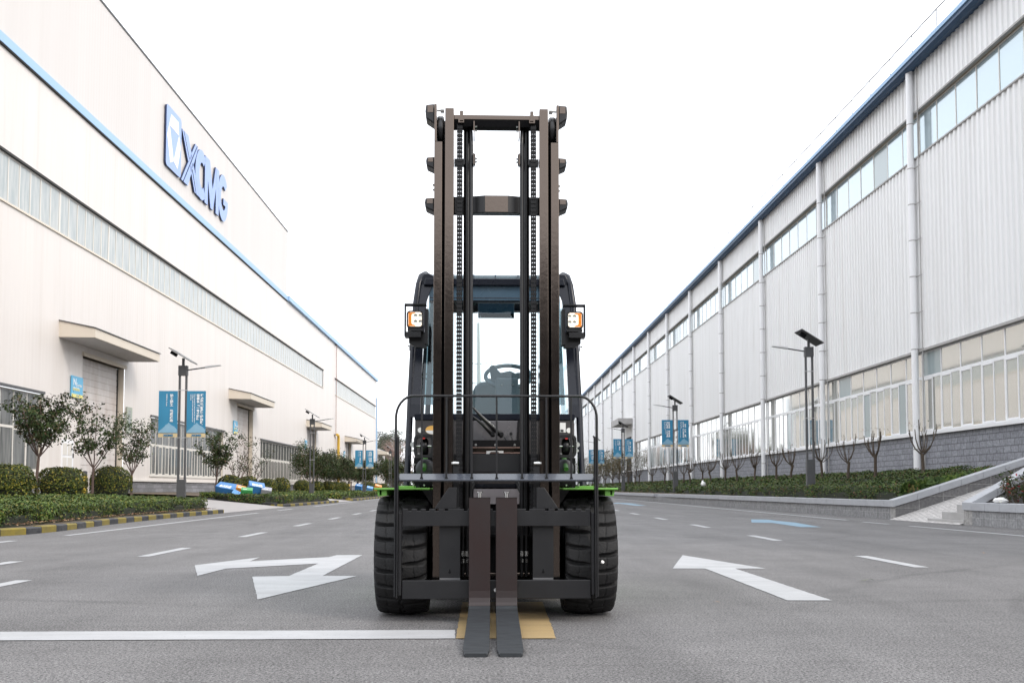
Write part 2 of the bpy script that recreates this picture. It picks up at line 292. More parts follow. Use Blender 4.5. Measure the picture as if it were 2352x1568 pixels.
# ------------------------------------------------------------------ mesh builder
class MB:
    def __init__(s): s.v = []; s.f = []; s.m = []; s.mi = 0; s.sm = []; s.smooth = False
    def add(s, vs, fs):
        b = len(s.v); s.v += [tuple(v) for v in vs]
        for f in fs: s.f.append([b + i for i in f]); s.m.append(s.mi); s.sm.append(s.smooth)
        return s
    def box(s, x0, x1, y0, y1, z0, z1):
        if x0 > x1: x0, x1 = x1, x0
        if y0 > y1: y0, y1 = y1, y0
        if z0 > z1: z0, z1 = z1, z0
        return s.add([(x0, y0, z0), (x1, y0, z0), (x1, y1, z0), (x0, y1, z0), (x0, y0, z1), (x1, y0, z1), (x1, y1, z1), (x0, y1, z1)],
                     [(0, 3, 2, 1), (4, 5, 6, 7), (0, 1, 5, 4), (1, 2, 6, 5), (2, 3, 7, 6), (3, 0, 4, 7)])
    def obox(s, c, size, rot):
        M_ = rot if isinstance(rot, Matrix) else __import__('mathutils').Euler(rot).to_matrix()
        hx, hy, hz = [a / 2 for a in size]; c = Vector(c)
        vs = [c + M_ @ Vector((i * hx, j * hy, k * hz)) for i, j, k in [(-1, -1, -1), (1, -1, -1), (1, 1, -1), (-1, 1, -1), (-1, -1, 1), (1, -1, 1), (1, 1, 1), (-1, 1, 1)]]
        return s.add(vs, [(0, 3, 2, 1), (4, 5, 6, 7), (0, 1, 5, 4), (1, 2, 6, 5), (2, 3, 7, 6), (3, 0, 4, 7)])
    def quad(s, a, b, c, d): return s.add([a, b, c, d], [(0, 1, 2, 3)])
    def prism(s, pts, axis, a, b):
        """polygon pts (2D) extruded along axis from a to b; 2D = remaining axes in order"""
        def P(p, t): return {'x': (t, p[0], p[1]), 'y': (p[0], t, p[1]), 'z': (p[0], p[1], t)}[axis]
        n = len(pts); vs = [P(p, a) for p in pts] + [P(p, b) for p in pts]
        fs = [tuple(range(n - 1, -1, -1)), tuple(range(n, 2 * n))] + [(i, (i + 1) % n, n + (i + 1) % n, n + i) for i in range(n)]
        return s.add(vs, fs)
    def tube(s, pts, r, n=8, caps=True):
        pts = [Vector(p) for p in pts]; k = len(pts); rs = r if isinstance(r, (list, tuple)) else [r] * k
        vs = []; up = None
        for i, p in enumerate(pts):
            d = (pts[min(i + 1, k - 1)] - pts[max(i - 1, 0)]).normalized()
            if up is None: up = d.orthogonal().normalized()
            u = (up - d * up.dot(d)); u = u.normalized() if u.length > 1e-6 else d.orthogonal().normalized(); up = u
            v = d.cross(u)
            vs += [p + (u * math.cos(2 * math.pi * j / n) + v * math.sin(2 * math.pi * j / n)) * rs[i] for j in range(n)]
        fs = [(i * n + j, i * n + (j + 1) % n, (i + 1) * n + (j + 1) % n, (i + 1) * n + j) for i in range(k - 1) for j in range(n)]
        sm = s.smooth; s.smooth = n > 6; s.add(vs, fs); s.smooth = False
        if caps: s.add(vs[:n], [tuple(range(n - 1, -1, -1))]); s.add(vs[-n:], [tuple(range(n))])
        s.smooth = sm; return s
    def cyl(s, a, b, r, n=12, r2=None): return s.tube([a, b], [r, r if r2 is None else r2], n)
    def lathe(s, prof, c, axis='x', n=32):
        """profile (t, radius) revolved about axis through c"""
        vs = []; k = len(prof)
        for t, r in prof:
            for j in range(n):
                a = 2 * math.pi * j / n; u, v = r * math.cos(a), r * math.sin(a)
                vs.append({'x': (c[0] + t, c[1] + u, c[2] + v), 'y': (c[0] + u, c[1] + t, c[2] + v), 'z': (c[0] + u, c[1] + v, c[2] + t)}[axis])
        fs = [(i * n + j, i * n + (j + 1) % n, (i + 1) * n + (j + 1) % n, (i + 1) * n + j) for i in range(k - 1) for j in range(n)]
        sm = s.smooth; s.smooth = True; s.add(vs, fs); s.smooth = sm; return s
    def build(s, name, m, parent=None, bevel=0, kind=None):
        me = bpy.data.meshes.new(name); me.from_pydata(s.v, [], s.f)
        for x in (m if isinstance(m, (list, tuple)) else [m]): me.materials.append(x)
        me.polygons.foreach_set('material_index', s.m); me.polygons.foreach_set('use_smooth', s.sm)
        me.update(); o = bpy.data.objects.new(name, me); COL.objects.link(o)
        if parent: o.parent = parent
        if bevel:
            b = o.modifiers.new('bevel', 'BEVEL'); b.width = bevel; b.segments = 2; b.limit_method = 'ANGLE'; b.angle_limit = R(40)
        if kind: o['kind'] = kind
        return o

def tag(o, label=None, cat=None, group=None, kind=None):
    if label: o['label'] = label
    if cat: o['category'] = cat
    if group: o['group'] = group
    if kind: o['kind'] = kind
    return o
def empty(name, loc=(0, 0, 0), rz=0, **k):
    o = bpy.data.objects.new(name, None); COL.objects.link(o); o.location = loc; o.rotation_euler = (0, 0, rz); o.empty_display_size = .3
    return tag(o, **k)
def dup(root, loc=None, rz=None, label=None, group=None, scale=None, skip=()):
    def cp(o, par):
        c = o.copy(); COL.objects.link(c); c.parent = par
        for ch in [x for x in ALLCH(o) if x.name.split('.')[0] not in skip]: cp(ch, c)
        return c
    r = cp(root, None)
    if loc: r.location = loc
    if rz is not None: r.rotation_euler[2] = rz
    if label: r['label'] = label
    if group: r['group'] = group
    if scale: r.scale = (scale,) * 3 if not isinstance(scale, tuple) else scale
    return r
def ALLCH(o): return list(o.children)
ORD = ['nearest', 'second', 'third', 'fourth', 'fifth', 'sixth', 'seventh', 'eighth', 'ninth', 'tenth', 'eleventh', 'twelfth', 'thirteenth', 'fourteenth', 'fifteenth', 'sixteenth', 'seventeenth', 'eighteenth', 'nineteenth', 'twentieth']

def text(s, size, name, m, parent, place, align='LEFT', line=1.0, ext=.002, bold=0., sx=1.):
    """flat lettering; place(x, y, z) maps text space (x right, y up, z out) to the parent's space"""
    cu = bpy.data.curves.new(name, 'FONT'); cu.body = s; cu.size = size; cu.align_x = align; cu.space_line = line; cu.extrude = ext; cu.offset = bold
    cu.resolution_u = 2
    ob = bpy.data.objects.new(name, cu); COL.objects.link(ob)
    dg = bpy.context.evaluated_depsgraph_get(); dg.update()
    me = bpy.data.meshes.new_from_object(ob.evaluated_get(dg)); bpy.data.objects.remove(ob)
    for v in me.vertices: v.co = place(v.co.x * sx, v.co.y, v.co.z)
    me.materials.clear(); me.materials.append(m); me.update()
    o = bpy.data.objects.new(name, me); COL.objects.link(o); o.parent = parent
    return o

# ------------------------------------------------------------------ leaves
def leaf_obj(name, P, Nrm, size, m, parent=None, tilt=.9, asp=.55):
    """one small pointed leaf per point of P, facing roughly Nrm"""
    n = len(P); P = np.asarray(P, float); Nrm = np.asarray(Nrm, float) + RNG.normal(0, tilt, (n, 3)) * .6
    Nrm /= np.linalg.norm(Nrm, axis=1)[:, None] + 1e-9
    t = np.cross(Nrm, RNG.normal(0, 1, (n, 3))); t /= np.linalg.norm(t, axis=1)[:, None] + 1e-9
    b = np.cross(Nrm, t); s = (np.asarray(size) * RNG.uniform(.65, 1.35, n))[:, None]
    V = np.stack([P - t * s * .5, P + b * s * asp * .5 + Nrm * s * .06, P + t * s * .5, P - b * s * asp * .5 + Nrm * s * .06], 1).reshape(-1, 3)
    me = bpy.data.meshes.new(name); me.vertices.add(4 * n); me.vertices.foreach_set('co', V.ravel())
    me.loops.add(4 * n); me.loops.foreach_set('vertex_index', np.arange(4 * n)); me.polygons.add(n)
    me.polygons.foreach_set('loop_start', np.arange(0, 4 * n, 4)); me.polygons.foreach_set('loop_total', np.full(n, 4))
    me.materials.append(m); me.update(); me.validate()
    o = bpy.data.objects.new(name, me); COL.objects.link(o)
    if parent: o.parent = parent
    return o
def snoise(P, f, seed=0):
    """cheap smooth noise in [-1,1]"""
    r = np.random.default_rng(seed); out = np.zeros(len(P))
    for k in range(5):
        d = r.normal(0, 1, 3) * f * (1 + .5 * k); out += np.sin(P @ d + r.uniform(0, 6.28)) / (1 + .35 * k)
    return out / 2.6

# ================================================================== GROUND
MB().quad((-700, -120, 0), (700, -120, 0), (700, 1500, 0), (-700, 1500, 0)).build('ground', ASPH, kind='structure')
def marking(name, polys, m, z=.004):
    b = MB()
    rr = random.Random(len(polys) * 7 + int(abs(polys[0][0][0]) * 10))
    for p in polys:
        q = []
        for i, (x, y) in enumerate(p):        # hand-laid edges: slightly ragged
            x2, y2 = p[(i + 1) % len(p)]; n = min(120, max(1, int(math.hypot(x2 - x, y2 - y) / .05))) if y < 30 else 1
            for k in range(n): t = k / n; j = .0035 if 0 < k else 0; q.append((x + (x2 - x) * t + rr.uniform(-j, j), y + (y2 - y) * t + rr.uniform(-j, j)))
        b.add([(x, y, z) for x, y in q], [tuple(range(len(q)))])
    return b.build(name, m, kind='structure')
marking('stop_line', [[(-6.5, 5.25), (-.142, 5.235), (-.15, 5.55), (-6.5, 5.56)]], WP)
marking('ochre_marking', [[(-.138, 5.235), (.385, 5.22), (.415, 6.9), (-.138, 6.9)]], YP, .0045)
marking('arrow_marking', [[(-2.93, 10.29), (-2.55, 9.05), (-2.5, 9.85), (-1.71, 10.49), (-1.73, 9.01), (-2.04, 8.95), (-1.58, 7.11), (-1.12, 8.98), (-1.43, 9.02), (-1.41, 11.81), (-1.71, 11.82), (-1.75, 11.47), (-2.5, 10.85), (-2.53, 11.46)]], WP)
marking('arrow_marking', [[(2.35, 11.68), (1.86, 9.74), (2.18, 9.73), (2.13, 6.94), (2.44, 6.93), (2.47, 9.72), (2.77, 9.71)]], WP)
marking('blue_arrow_marking', [[(6.84, 25.24), (6.23, 22.95), (6.63, 22.7), (6.5, 20.2), (6.88, 20.11), (7.23, 22.92), (7.17, 24.22), (7.24, 25.08)]], BP)
marking('blue_arrow_marking', [[(7.5, 56), (6.9, 52.6), (7.25, 52.5), (7.1, 46), (7.6, 46), (7.8, 52.4), (8.3, 52.2)]], BP)
marking('lane_line', [[(-3.97, 6.95 + 4.68 * k), (-3.83, 6.95 + 4.68 * k), (-3.83, 8.65 + 4.68 * k), (-3.97, 8.65 + 4.68 * k)] for k in range(28)], WP)
marking('lane_line', [[(4.28 + .019 * k * 4.9, 9.8 + 5.1 * k), (4.43 + .019 * k * 4.9, 9.8 + 5.1 * k), (4.47 + .019 * k * 4.9, 11.5 + 5.1 * k), (4.32 + .019 * k * 4.9, 11.5 + 5.1 * k)] for k in range(24)], WP)
marking('edge_line', [[(-7.0, 16.9), (-6.88, 16.9), (-7.2, 32.6), (-7.34, 32.6)], [(-7.2, 12.2), (-7.05, 12.2), (-6.95, 15.2), (-7.1, 15.2)], [(-5.1, 9.2), (-4.95, 9.2), (-4.92, 10.9), (-5.07, 10.9)],
                      [(-7.45, 44), (-7.3, 44), (-7.7, 62), (-7.85, 62)], [(-7.4, 36), (-7.25, 36), (-7.3, 39), (-7.45, 39)], [(-7.9, 66), (-7.75, 66), (-8.0, 110), (-8.2, 110)]], WP)
marking('edge_line', [[(8.86, 12), (9.0, 12), (9.02, 20.7), (8.9, 20.7)], [(8.9, 21.8), (9.03, 21.8), (9.03, 23.3), (8.9, 23.3)], [(9.0, 24.6), (9.14, 24.6), (10.6, 84), (10.42, 84)]], WP)

# left kerbs: alternately painted stones
def kerb(name, pts, seg=.62, h=.12, wd=.16, first=0, base=0):
    b = MB(); k = first; rr = random.Random(3)
    P = [Vector((x, y, 0)) for x, y in pts]; d = 0
    lens = [(P[i + 1] - P[i]).length for i in range(len(P) - 1)]; tot = sum(lens)
    def at(s):
        for i, L in enumerate(lens):
            if s <= L or i == len(lens) - 1: return P[i].lerp(P[i + 1], s / L), (P[i + 1] - P[i]).normalized()
            s -= L
    while d < tot:
        e = min(d + seg, tot); a, t = at(d); c, t2 = at(e - .012)
        nrm = Vector((-t.y, t.x, 0)); j = Vector((rr.uniform(-.006, .006), 0, 0)); hh = h + rr.uniform(-.006, .006)
        b.mi = k % 2
        A, B = a + j, c + j; O = nrm * wd; c1 = .02
        vs = [A, B, B + O, A + O, A + Vector((0, 0, hh - c1)), B + Vector((0, 0, hh - c1)), B + O + Vector((0, 0, hh)), A + O + Vector((0, 0, hh)), A + nrm * c1 + Vector((0, 0, hh)), B + nrm * c1 + Vector((0, 0, hh))]
        b.add([(v.x, v.y, v.z + base) for v in vs], [(0, 1, 5, 4), (4, 5, 9, 8), (8, 9, 6, 7), (3, 7, 6, 2), (0, 4, 8, 7, 3), (1, 2, 6, 9, 5)])
        k += 1; d = e
    return b.build(name, [KY, KB], kind='structure')
kerb('kerb', [(-10.5, 14.2), (-7.95, 16.72), (-7.79, 17.2), (-7.78, 18.6), (-7.95, 20.3), (-8.14, 22), (-8.3, 25.4), (-8.33, 28.5), (-8.31, 32.4)], .6)
kerb('kerb', [(-12.2, 45.6), (-8.8, 42.5)], 1.7, .2, first=1)
kerb('kerb', [(-8.8, 42.5), (-8.45, 44), (-8.3, 50), (-8.25, 57.6)], .9)
kerb('kerb', [(-11.6, 74), (-8.6, 64.2)], 3.1, .2, first=1)
kerb('kerb', [(-8.6, 64.2), (-8.3, 66), (-8.6, 96)], 1.1)
kerb('kerb', [(-11.8, 112), (-8.9, 101)], 3.4, .2)
kerb('kerb', [(-8.9, 101), (-9.2, 150)], 1.4)
# planting ground to the left, rising to the hall
def slope(name, rows, m):
    b = MB(); n = len(rows[0])
    b.add([p for r in rows for p in r], [(i * n + j, i * n + j + 1, (i + 1) * n + j + 1, (i + 1) * n + j) for i in range(len(rows) - 1) for j in range(n - 1)])
    return b.build(name, m, kind='structure')
def lprof(y, xk): return [(xk - .1, y, .085), (xk - 1.6, y, .18), (-12.4, y, .42), (-13.6, y, .5), (-16.2, y, .58), (-19.5, y, .62)]
slope('planting_bed', [lprof(y, x) for y, x in [(14, -10.4), (16.7, -8.0), (22, -8.2), (32.3, -8.36)]], SOIL)
slope('planting_bed', [lprof(y, x) for y, x in [(45.7, -11.2), (45.8, -8.6), (57.5, -8.36)]][0:0] or [[(-12.2, 45.7, .2), (-19.5, 45.7, .6)], [(-8.9, 42.7, .1), (-19.5, 42.7, .6)]][0:2], SOIL)
slope('planting_bed', [lprof(y, x) for y, x in [(45.72, -8.55), (57.5, -8.36)]], SOIL)
slope('planting_bed', [lprof(y, x) for y, x in [(64.4, -8.7), (66, -8.5), (95.8, -8.75)]], SOIL)
slope('planting_bed', [lprof(y, x) for y, x in [(101.2, -9.0), (190, -9.4)]], SOIL)
slope('yard_path', [[(-8.32, y, .006 if y < 99 else .01), (-12.4, y, .40), (-19.5, y, .60)] for y in (32.35, 42.65)], PATH)
slope('yard_path', [[(-8.36, y, .006), (-12.4, y, .40), (-19.5, y, .60)] for y in (57.55, 64.35)], PATH)
slope('yard_path', [[(-8.8, y, .006), (-12.4, y, .40), (-19.5, y, .60)] for y in (95.85, 101.15)], PATH)
# right terrace behind the low wall
slope('planting_bed', [[(10.8, y, .42), (12.0, y, .85), (13.2, y, 1.12), (16.5 if y < 100 else 18, y, 1.3)] for y in (25.2, 60)], SOIL)
slope('planting_bed', [[(10.8, 60, .42), (12.0, 60, .85), (13.2, 60, 1.12), (16.5, 60, 1.3)], [(12.9, 190, .42), (13.4, 190, .85), (14.2, 190, 1.12), (19, 190, 1.3)]], SOIL)
slope('planting_bed', [[(10.7, y, .36), (13.0, y, .42)] for y in (10, 21.2)], SOIL)

# ================================================================== LOW WALLS, RAMP, STEPS
lw = empty('low_wall', (10.45, 25, 0), label='long grey block wall with pale cap stones holding the hedge bed beside the road', cat='wall')
b = MB(); n = 34
def wx(y): return max(0, (y - 60)) * .016 if y > 60 else (y - 25) * .006
ys = [25.0 + (190 - 25.0) * (i / n) ** 1.7 for i in range(n + 1)]
for i in range(n):
    a, c = ys[i], ys[i + 1]; xa, xc = wx(a), wx(c)
    b.add([(xa, a - 25, 0), (xc, c - 25, 0), (xc + .3, c - 25, 0), (xa + .3, a - 25, 0), (xa, a - 25, .31), (xc, c - 25, .31), (xc + .3, c - 25, .31), (xa + .3, a - 25, .31)], [(0, 4, 5, 1), (4, 7, 6, 5), (3, 2, 6, 7)] + ([(0, 3, 7, 4)] if i == 0 else []))
b.build('block_course', PWY, lw)
b = MB(); y = 25.0 - .02; rr = random.Random(5)
while y < 190:
    L = .62 if y < 70 else 2.5; x = wx(y) + rr.uniform(-.004, .004)
    b.obox((x + .135, y - 25 + L / 2, .4 + rr.uniform(-.003, .003)), (.37, L - (.006 if y < 70 else .02), .17), (0, 0, -.006 if y < 60 else -.016)); y += L
b.build('cap_stones', CAPM, lw, bevel=.008)
def ramp_wall(name, y0, y1, x0, x1, z0, z1, ramp0, ramp1, label):
    """wall running away from the road whose cap climbs with the ramp beside it"""
    r = empty(name, (x0, y0, 0), label=label, cat='wall'); L = x1 - x0
    MB().prism([(0, 0), (L, 0), (L, z1 - .17), (0, z0 - .17)], 'y', 0, y1 - y0).build('block_course', PWX, r)
    b = MB(); k = int(L / .62) + 1
    for i in range(k):
        a, c = i / k, (i + 1) / k; g = .006
        za, zc = z0 + (z1 - z0) * a, z0 + (z1 - z0) * c
        b.prism([(a * L + (-.03 if i == 0 else g), za - .169), (c * L, zc - .169), (c * L, zc), (a * L + (-.03 if i == 0 else g), za)], 'y', -.03, y1 - y0 + .03)
    b.build('cap_stones', CAPM, r, bevel=.006)
    return r
ramp_wall('ramp_wall', 24.98, 25.28, 10.45, 15.0, .5, 1.92, 0, 1.5, 'grey block wall climbing beside the paved ramp at the near end of the hedge bed')
ramp_wall('ramp_wall', 20.95, 21.3, 10.42, 12.6, .49, 1.71, 0, 1.5, 'sloping pale capped wall between the ramp and the bed with the red tipped shrub')
nw = empty('low_wall', (10.42, 9, 0), label='near grey block wall with the white bag lying on its cap', cat='wall')
MB().box(0, .3, 0, 11.95, 0, .31).build('block_course', PWY, nw)
b = MB()
for i in range(20): b.box(-.035, .34, i * .6 - .04, i * .6 + .553, .315, .485)
b.build('cap_stones', CAPM, nw, bevel=.008)
slope('paved_ramp', [[(10.3, y, .004), (15.0, y, 1.55)] for y in (21.3, 24.98)], PAVER)
st_ = empty('stone_steps', (10.4, 21.3, 0), label='three short concrete steps at the foot of the paved ramp', cat='steps')
for (yy, h0, h1, x0) in [(1.75, 0, .1, 0), (1.08, .1, .27, .03), (.42, .27, .44, .06)]:
    MB().box(x0, 1.4, 0, yy, h0, h1).build('step', CONC, st_, bevel=.01)

# ================================================================== LEFT HALL
LH0 = empty('factory_hall', (-17.5, 50, 0), -.0129, label='long cream white industrial hall with blue stripe and roller doors', cat='building')
def sl_(ya): return ya * (17.5 + .0129 * 50) / (17.5 + .0129 * ya) - 50
def cells(b, ys, zs, hole, d0=0., thick=.2):
    """flat wall at x=d0 split into cells, leaving the holes open with returns"""
    for i in range(len(ys) - 1):
        for j in range(len(zs) - 1):
            if hole(.5 * (ys[i] + ys[i + 1]), .5 * (zs[j] + zs[j + 1])): continue
            b.quad((d0, ys[i], zs[j]), (d0, ys[i + 1], zs[j]), (d0, ys[i + 1], zs[j + 1]), (d0, ys[i], zs[j + 1]))
wins = [(24.0, 39.95), (53.0, 67.7), (79.0, 97.3), (109.5, 116.5), (121.0, 124.8), (136.0, 161.0)]
bands = [(20.0, 109.4), (118.3, 163.0)]
doors = [(43.9, 49.0), (71.45, 76.35), (100.0, 105.3), (128.0, 133.2)]
W_ = [(sl_(a), sl_(c)) for a, c in wins]; B_ = [(sl_(a), sl_(c)) for a, c in bands]; D_ = [(sl_(a), sl_(c)) for a, c in doors]
Y0, Y1 = sl_(18), sl_(164.3)
def hole(y, z):
    if 1.5 < z < 4.55 and any(a < y < c for a, c in W_): return True
    if 11.4 < z < 13.2 and any(a < y < c for a, c in B_): return True
    if z < 6.62 and any(a < y < c for a, c in D_): return True
    return False
ys = sorted({Y0, Y1, *[v for p in W_ + B_ + D_ for v in p]}); b = MB()
cells(b, ys, [1.22, 1.5, 4.55, 6.62, 11.4, 13.2, 17.1], hole)
cells(b, ys, [.3, 1.22], lambda y, z: not any(a < y < c for a, c in D_) or True)
b.build('wall', WL, LH0)
b = MB(); x = -.35
for a, c in D_: MB().box(-.02, x, a - .002, a, .3, 6.62).box(-.02, x, c, c + .002, .3, 6.62).box(-.02, x, a, c, 6.62, 6.64).build('door_reveal', CREAM, LH0)
b = MB()
for a, c in zip([Y0] + [p[1] for p in D_], [p[0] for p in D_] + [Y1]): b.box(-.3, .06, a, c, .2, 1.119)
b.build('plinth', PLINTH, LH0)
b = MB()
for a, c in zip([Y0] + [p[1] for p in D_], [p[0] for p in D_] + [Y1]): b.box(-.3, .14, a, c, 1.15, 1.23)
b.build('plinth_ledge', WHF2, LH0)
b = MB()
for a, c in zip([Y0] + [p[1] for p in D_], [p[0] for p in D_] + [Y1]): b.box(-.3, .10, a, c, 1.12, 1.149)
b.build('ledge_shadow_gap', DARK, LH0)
PAR1 = sl_(88.7)
MB().box(-.25, .02, Y0, PAR1, 17.45, 23.1).build('parapet', WLU, LH0)
MB().box(-.3, .06, Y0, PAR1 + .03, 23.1, 23.2).build('parapet_cap', POLE, LH0)
b = MB(); b.box(-.02, .12, Y0, PAR1, 17.08, 17.45); b.box(-.4, .25, PAR1, Y1 + .2, 17.1, 17.5); b.build('blue_stripe', TRIMB, LH0)
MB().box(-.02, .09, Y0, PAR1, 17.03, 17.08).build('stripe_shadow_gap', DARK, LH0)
MB().prism([(-.4, 17.3), (-14, 19.5), (-28, 17.3)], 'y', Y0, Y1).build('roof', WLU, LH0)
MB().box(-28, -.31, Y1 - .3, Y1, .3, 17.3).box(-28, -.3, Y0, Y0 + .2, .3, 23).build('end_wall', WLU, LH0)
MB().box(-.1, .16, Y1 - .25, Y1 + .2, .7, 14.6).build('corner_flashing', TRIMB, LH0)

def glazing(root, o, y0, y1, z0, z1, mids, top_n, bot_n, fm, gm, depth=.15, fw=.07, thick=(), extra_v=None, gm2=None, pane_jit=0):
    """o = outward sign of x. frame with mullions, plus one mesh of panes"""
    f = MB(); g = MB(); d0, d1 = -o * depth, -o * (depth - .028)
    f.box(d0, d1, y0, y1, z0, z0 + fw); f.box(d0, d1, y0, y1, z1 - fw, z1); f.box(d0, d1, y0, y0 + fw, z0 + fw, z1 - fw); f.box(d0, d1, y1 - fw, y1, z0 + fw, z1 - fw)
    zz = [z0 + fw] + [v for m_ in mids for v in (m_ - fw * .9, m_ + fw * .9)] + [z1 - fw]
    for m_ in mids: f.box(d0, d1, y0 + fw, y1 - fw, m_ - fw * .9, m_ + fw * .9)
    rr = random.Random(int(y0 * 7))
    for k in range(0, len(zz), 2):
        nn = bot_n if (k == 0 and mids) else top_n; a, c = zz[k], zz[k + 1]
        for i in range(1, nn):
            y = y0 + (y1 - y0) * i / nn; wd = fw * (.9 if i in thick or (thick and i % 2 == 0 and k == 0) else .5)
            f.box(d0, d1 + (o * .006 if wd > fw * .6 else 0), y - wd, y + wd, a, c)
            if k == 0 and bot_n and mids and i % 2: f.box(d1, d1 + o * .012, y + wd, y + (y1 - y0) / nn * .93, a, a + .05); f.box(d1, d1 + o * .012, y + wd, y + (y1 - y0) / nn * .93, c - .05, c)
        for i in range(nn):
            ya, yc = y0 + (y1 - y0) * i / nn, y0 + (y1 - y0) * (i + 1) / nn
            t1, t2 = [rr.uniform(-pane_jit, pane_jit) for _ in (0, 1)]; xx = -o * (depth - .014)
            g.mi = 1 if (gm2 and rr.random() < .09) else 0
            g.quad((xx + t1, ya, a), (xx - t1, yc, a), (xx - t1 + t2, yc, c), (xx + t1 + t2, ya, c))
    fr = f.build('window', fm, root); g.build('pane', [gm, gm2 or gm], fr); return fr
for i, (a, c) in enumerate(W_):
    n = max(3, int((c - a) / 1.05))
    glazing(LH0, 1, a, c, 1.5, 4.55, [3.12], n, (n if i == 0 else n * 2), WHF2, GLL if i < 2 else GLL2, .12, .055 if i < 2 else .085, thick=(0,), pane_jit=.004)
    MB().box(-.2, .05, a - .1, c + .1, 1.42, 1.5).build('sill', WHF2, LH0)
    MB().box(-.02, .09, a - .12, c + .12, 4.56, 4.66).build('drip_flashing', POLE, LH0)
    MB().box(-.2, -.005, a - .002, a, 1.5, 4.55).build('window_reveal', CREAM, LH0); MB().box(-.2, -.005, c, c + .002, 1.5, 4.55).build('window_reveal', CREAM, LH0)
for a, c in B_:
    k = max(1, round((c - a) / 5.2)); f0 = a
    for j in range(k):
        fa, fc = a + (c - a) * j / k, a + (c - a) * (j + 1) / k
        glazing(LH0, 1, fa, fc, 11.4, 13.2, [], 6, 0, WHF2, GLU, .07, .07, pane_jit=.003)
    MB().box(-.02, .07, a, c, 13.2, 13.29).build('drip_flashing', DARK, LH0)
    MB().box(-.02, .06, a, c, 11.33, 11.4).build('sill', CREAM, LH0)
for i, (a, c) in enumerate(D_):
    dd = MB(); z = .35
    while z < 6.6:
        dd.box(-.42, -.33, a, c - .12, z, min(z + .27, 6.6)); dd.box(-.42, -.345, a, c - .12, z + .27, min(z + .3, 6.61)); z += .3
    dr = dd.build('roller_door', DSH, LH0, bevel=.012)
    MB().box(-.40, -.30, c - .12, c, .35, 6.6).build('guide_rail', DARK, dr)
    MB().box(-.3, .1, a - .08, c + .06, 6.62, 6.78).build('door_lintel', CREAM, LH0)
def canopy(a, c, zb, out=1.5, parent=LH0):
    b = MB(); b.prism([(0, zb), (out, zb - .02), (out, zb + .36), (0, zb + .68)], 'y', a, c); cn_ = b.build('canopy', CREAM, parent)
    MB().prism([(.0, zb + .685), (out + .05, zb + .365), (out + .05, zb + .40), (0, zb + .72)], 'y', a - .05, c + .05).build('canopy_roof', POLE, cn_)
    MB().box(.05, out - .05, a + .05, c - .05, zb - .04, zb - .022).build('canopy_soffit', CONC, cn_)
for (a, c), z in zip([(41.4, 49.6), (69.0, 76.8), (99.3, 105.6), (127, 134.2)], [7.08, 6.9, 6.72, 6.45]): canopy(sl_(a), sl_(c), z)
# small wicket door, downpipe
sd_ = MB().box(-.02, .04, sl_(41.85), sl_(43.05), .62, 2.85).build('side_door', WHF, LH0)
b = MB()
for q in (0, 1):
    for z in (.8, 1.6, 2.2): b.box(.041, .055, sl_(41.95) + q * .5, sl_(41.95) + q * .5 + .38, z, z + .5)
b.build('door_panel', WHF2, sd_); MB().box(.04, .08, sl_(42.95), sl_(42.95) + .04, 1.2, 1.35).box(.04, .08, sl_(42.95), sl_(42.95) + .04, 2.1, 2.3).build('hinge', DARK, sd_)
yl = sl_(118.2)
MB().tube([(.15, yl, 6.9), (.15, yl, 17.6), (.15, yl, 20.2)], .035, 6).build('lightning_rod', mat('rust_red', (.28, .13, .1), .7), LH0)
b = MB(); [b.box(0, .2, yl - .35, yl + .35, z, z + .05) for z in (4.5, 6.85, 13.2, 17)]; b.build('pipe_bracket', POLE, LH0)
b = MB(); b.tube([(.28, yl, 6.86), (.28, yl + .9, 6.86), (.28, yl + 1.15, 6.6), (.28, yl + 1.15, .6)], .16, 10); b.build('gas_pipe', mat('pipe_yellow', (.72, .45, .06), .45), LH0)
# low annex past the hall
an = empty('annex_building', (-16.5, 158, 0), label='small low white annex with a canopy past the far end of the cream hall', cat='building')
MB().box(-12, 0, 0, 11, .4, 7.1).build('wall', WLU, an); MB().box(-12, .06, 0, 11.05, 7.1, 7.2).build('roof', POLE, an)
cp_ = MB().prism([(0, 6.2), (1.5, 6.2), (1.5, 6.6), (0, 6.9)], 'y', -.6, 7).build('canopy', CREAM, an)
MB().box(0, .04, .5, 10.5, .4, 1.5).build('plinth', PLINTH, an)

# wall lettering
sg = empty('wall_sign', (-17.5 + .02, 50, 0), -.0129, label='huge raised blue emblem and letters on the upper wall of the cream hall', cat='sign')
SGF = mat('sign_blue_face', (.25, .36, .66), .4, var=.2, vs=.6, col2=(.30, .41, .70)); SGS = mat('sign_shaded_edge', (.015, .03, .09), .5)  # navy sides paint in the shade on the letter edges
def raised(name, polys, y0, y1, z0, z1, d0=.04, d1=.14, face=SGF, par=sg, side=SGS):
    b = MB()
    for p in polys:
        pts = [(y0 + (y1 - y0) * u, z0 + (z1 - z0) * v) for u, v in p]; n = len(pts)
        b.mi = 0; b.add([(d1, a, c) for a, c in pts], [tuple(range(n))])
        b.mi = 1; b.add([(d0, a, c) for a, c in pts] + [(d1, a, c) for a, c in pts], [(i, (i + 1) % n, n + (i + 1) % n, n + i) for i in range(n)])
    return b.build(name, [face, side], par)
def arc(cx, cy, rx, ry, a0, a1, n=14): return [(cx + rx * math.cos(R(a0 + (a1 - a0) * i / n)), cy + ry * math.sin(R(a0 + (a1 - a0) * i / n))) for i in range(n + 1)]
rc = arc(.9, .06, .1, .06, -90, 0, 4) + arc(.9, .94, .1, .06, 0, 90, 4) + arc(.1, .94, .1, .06, 90, 180, 4) + arc(.1, .06, .1, .06, 180, 270, 4)
ey0, ey1 = sl_(54.15), sl_(56.85)
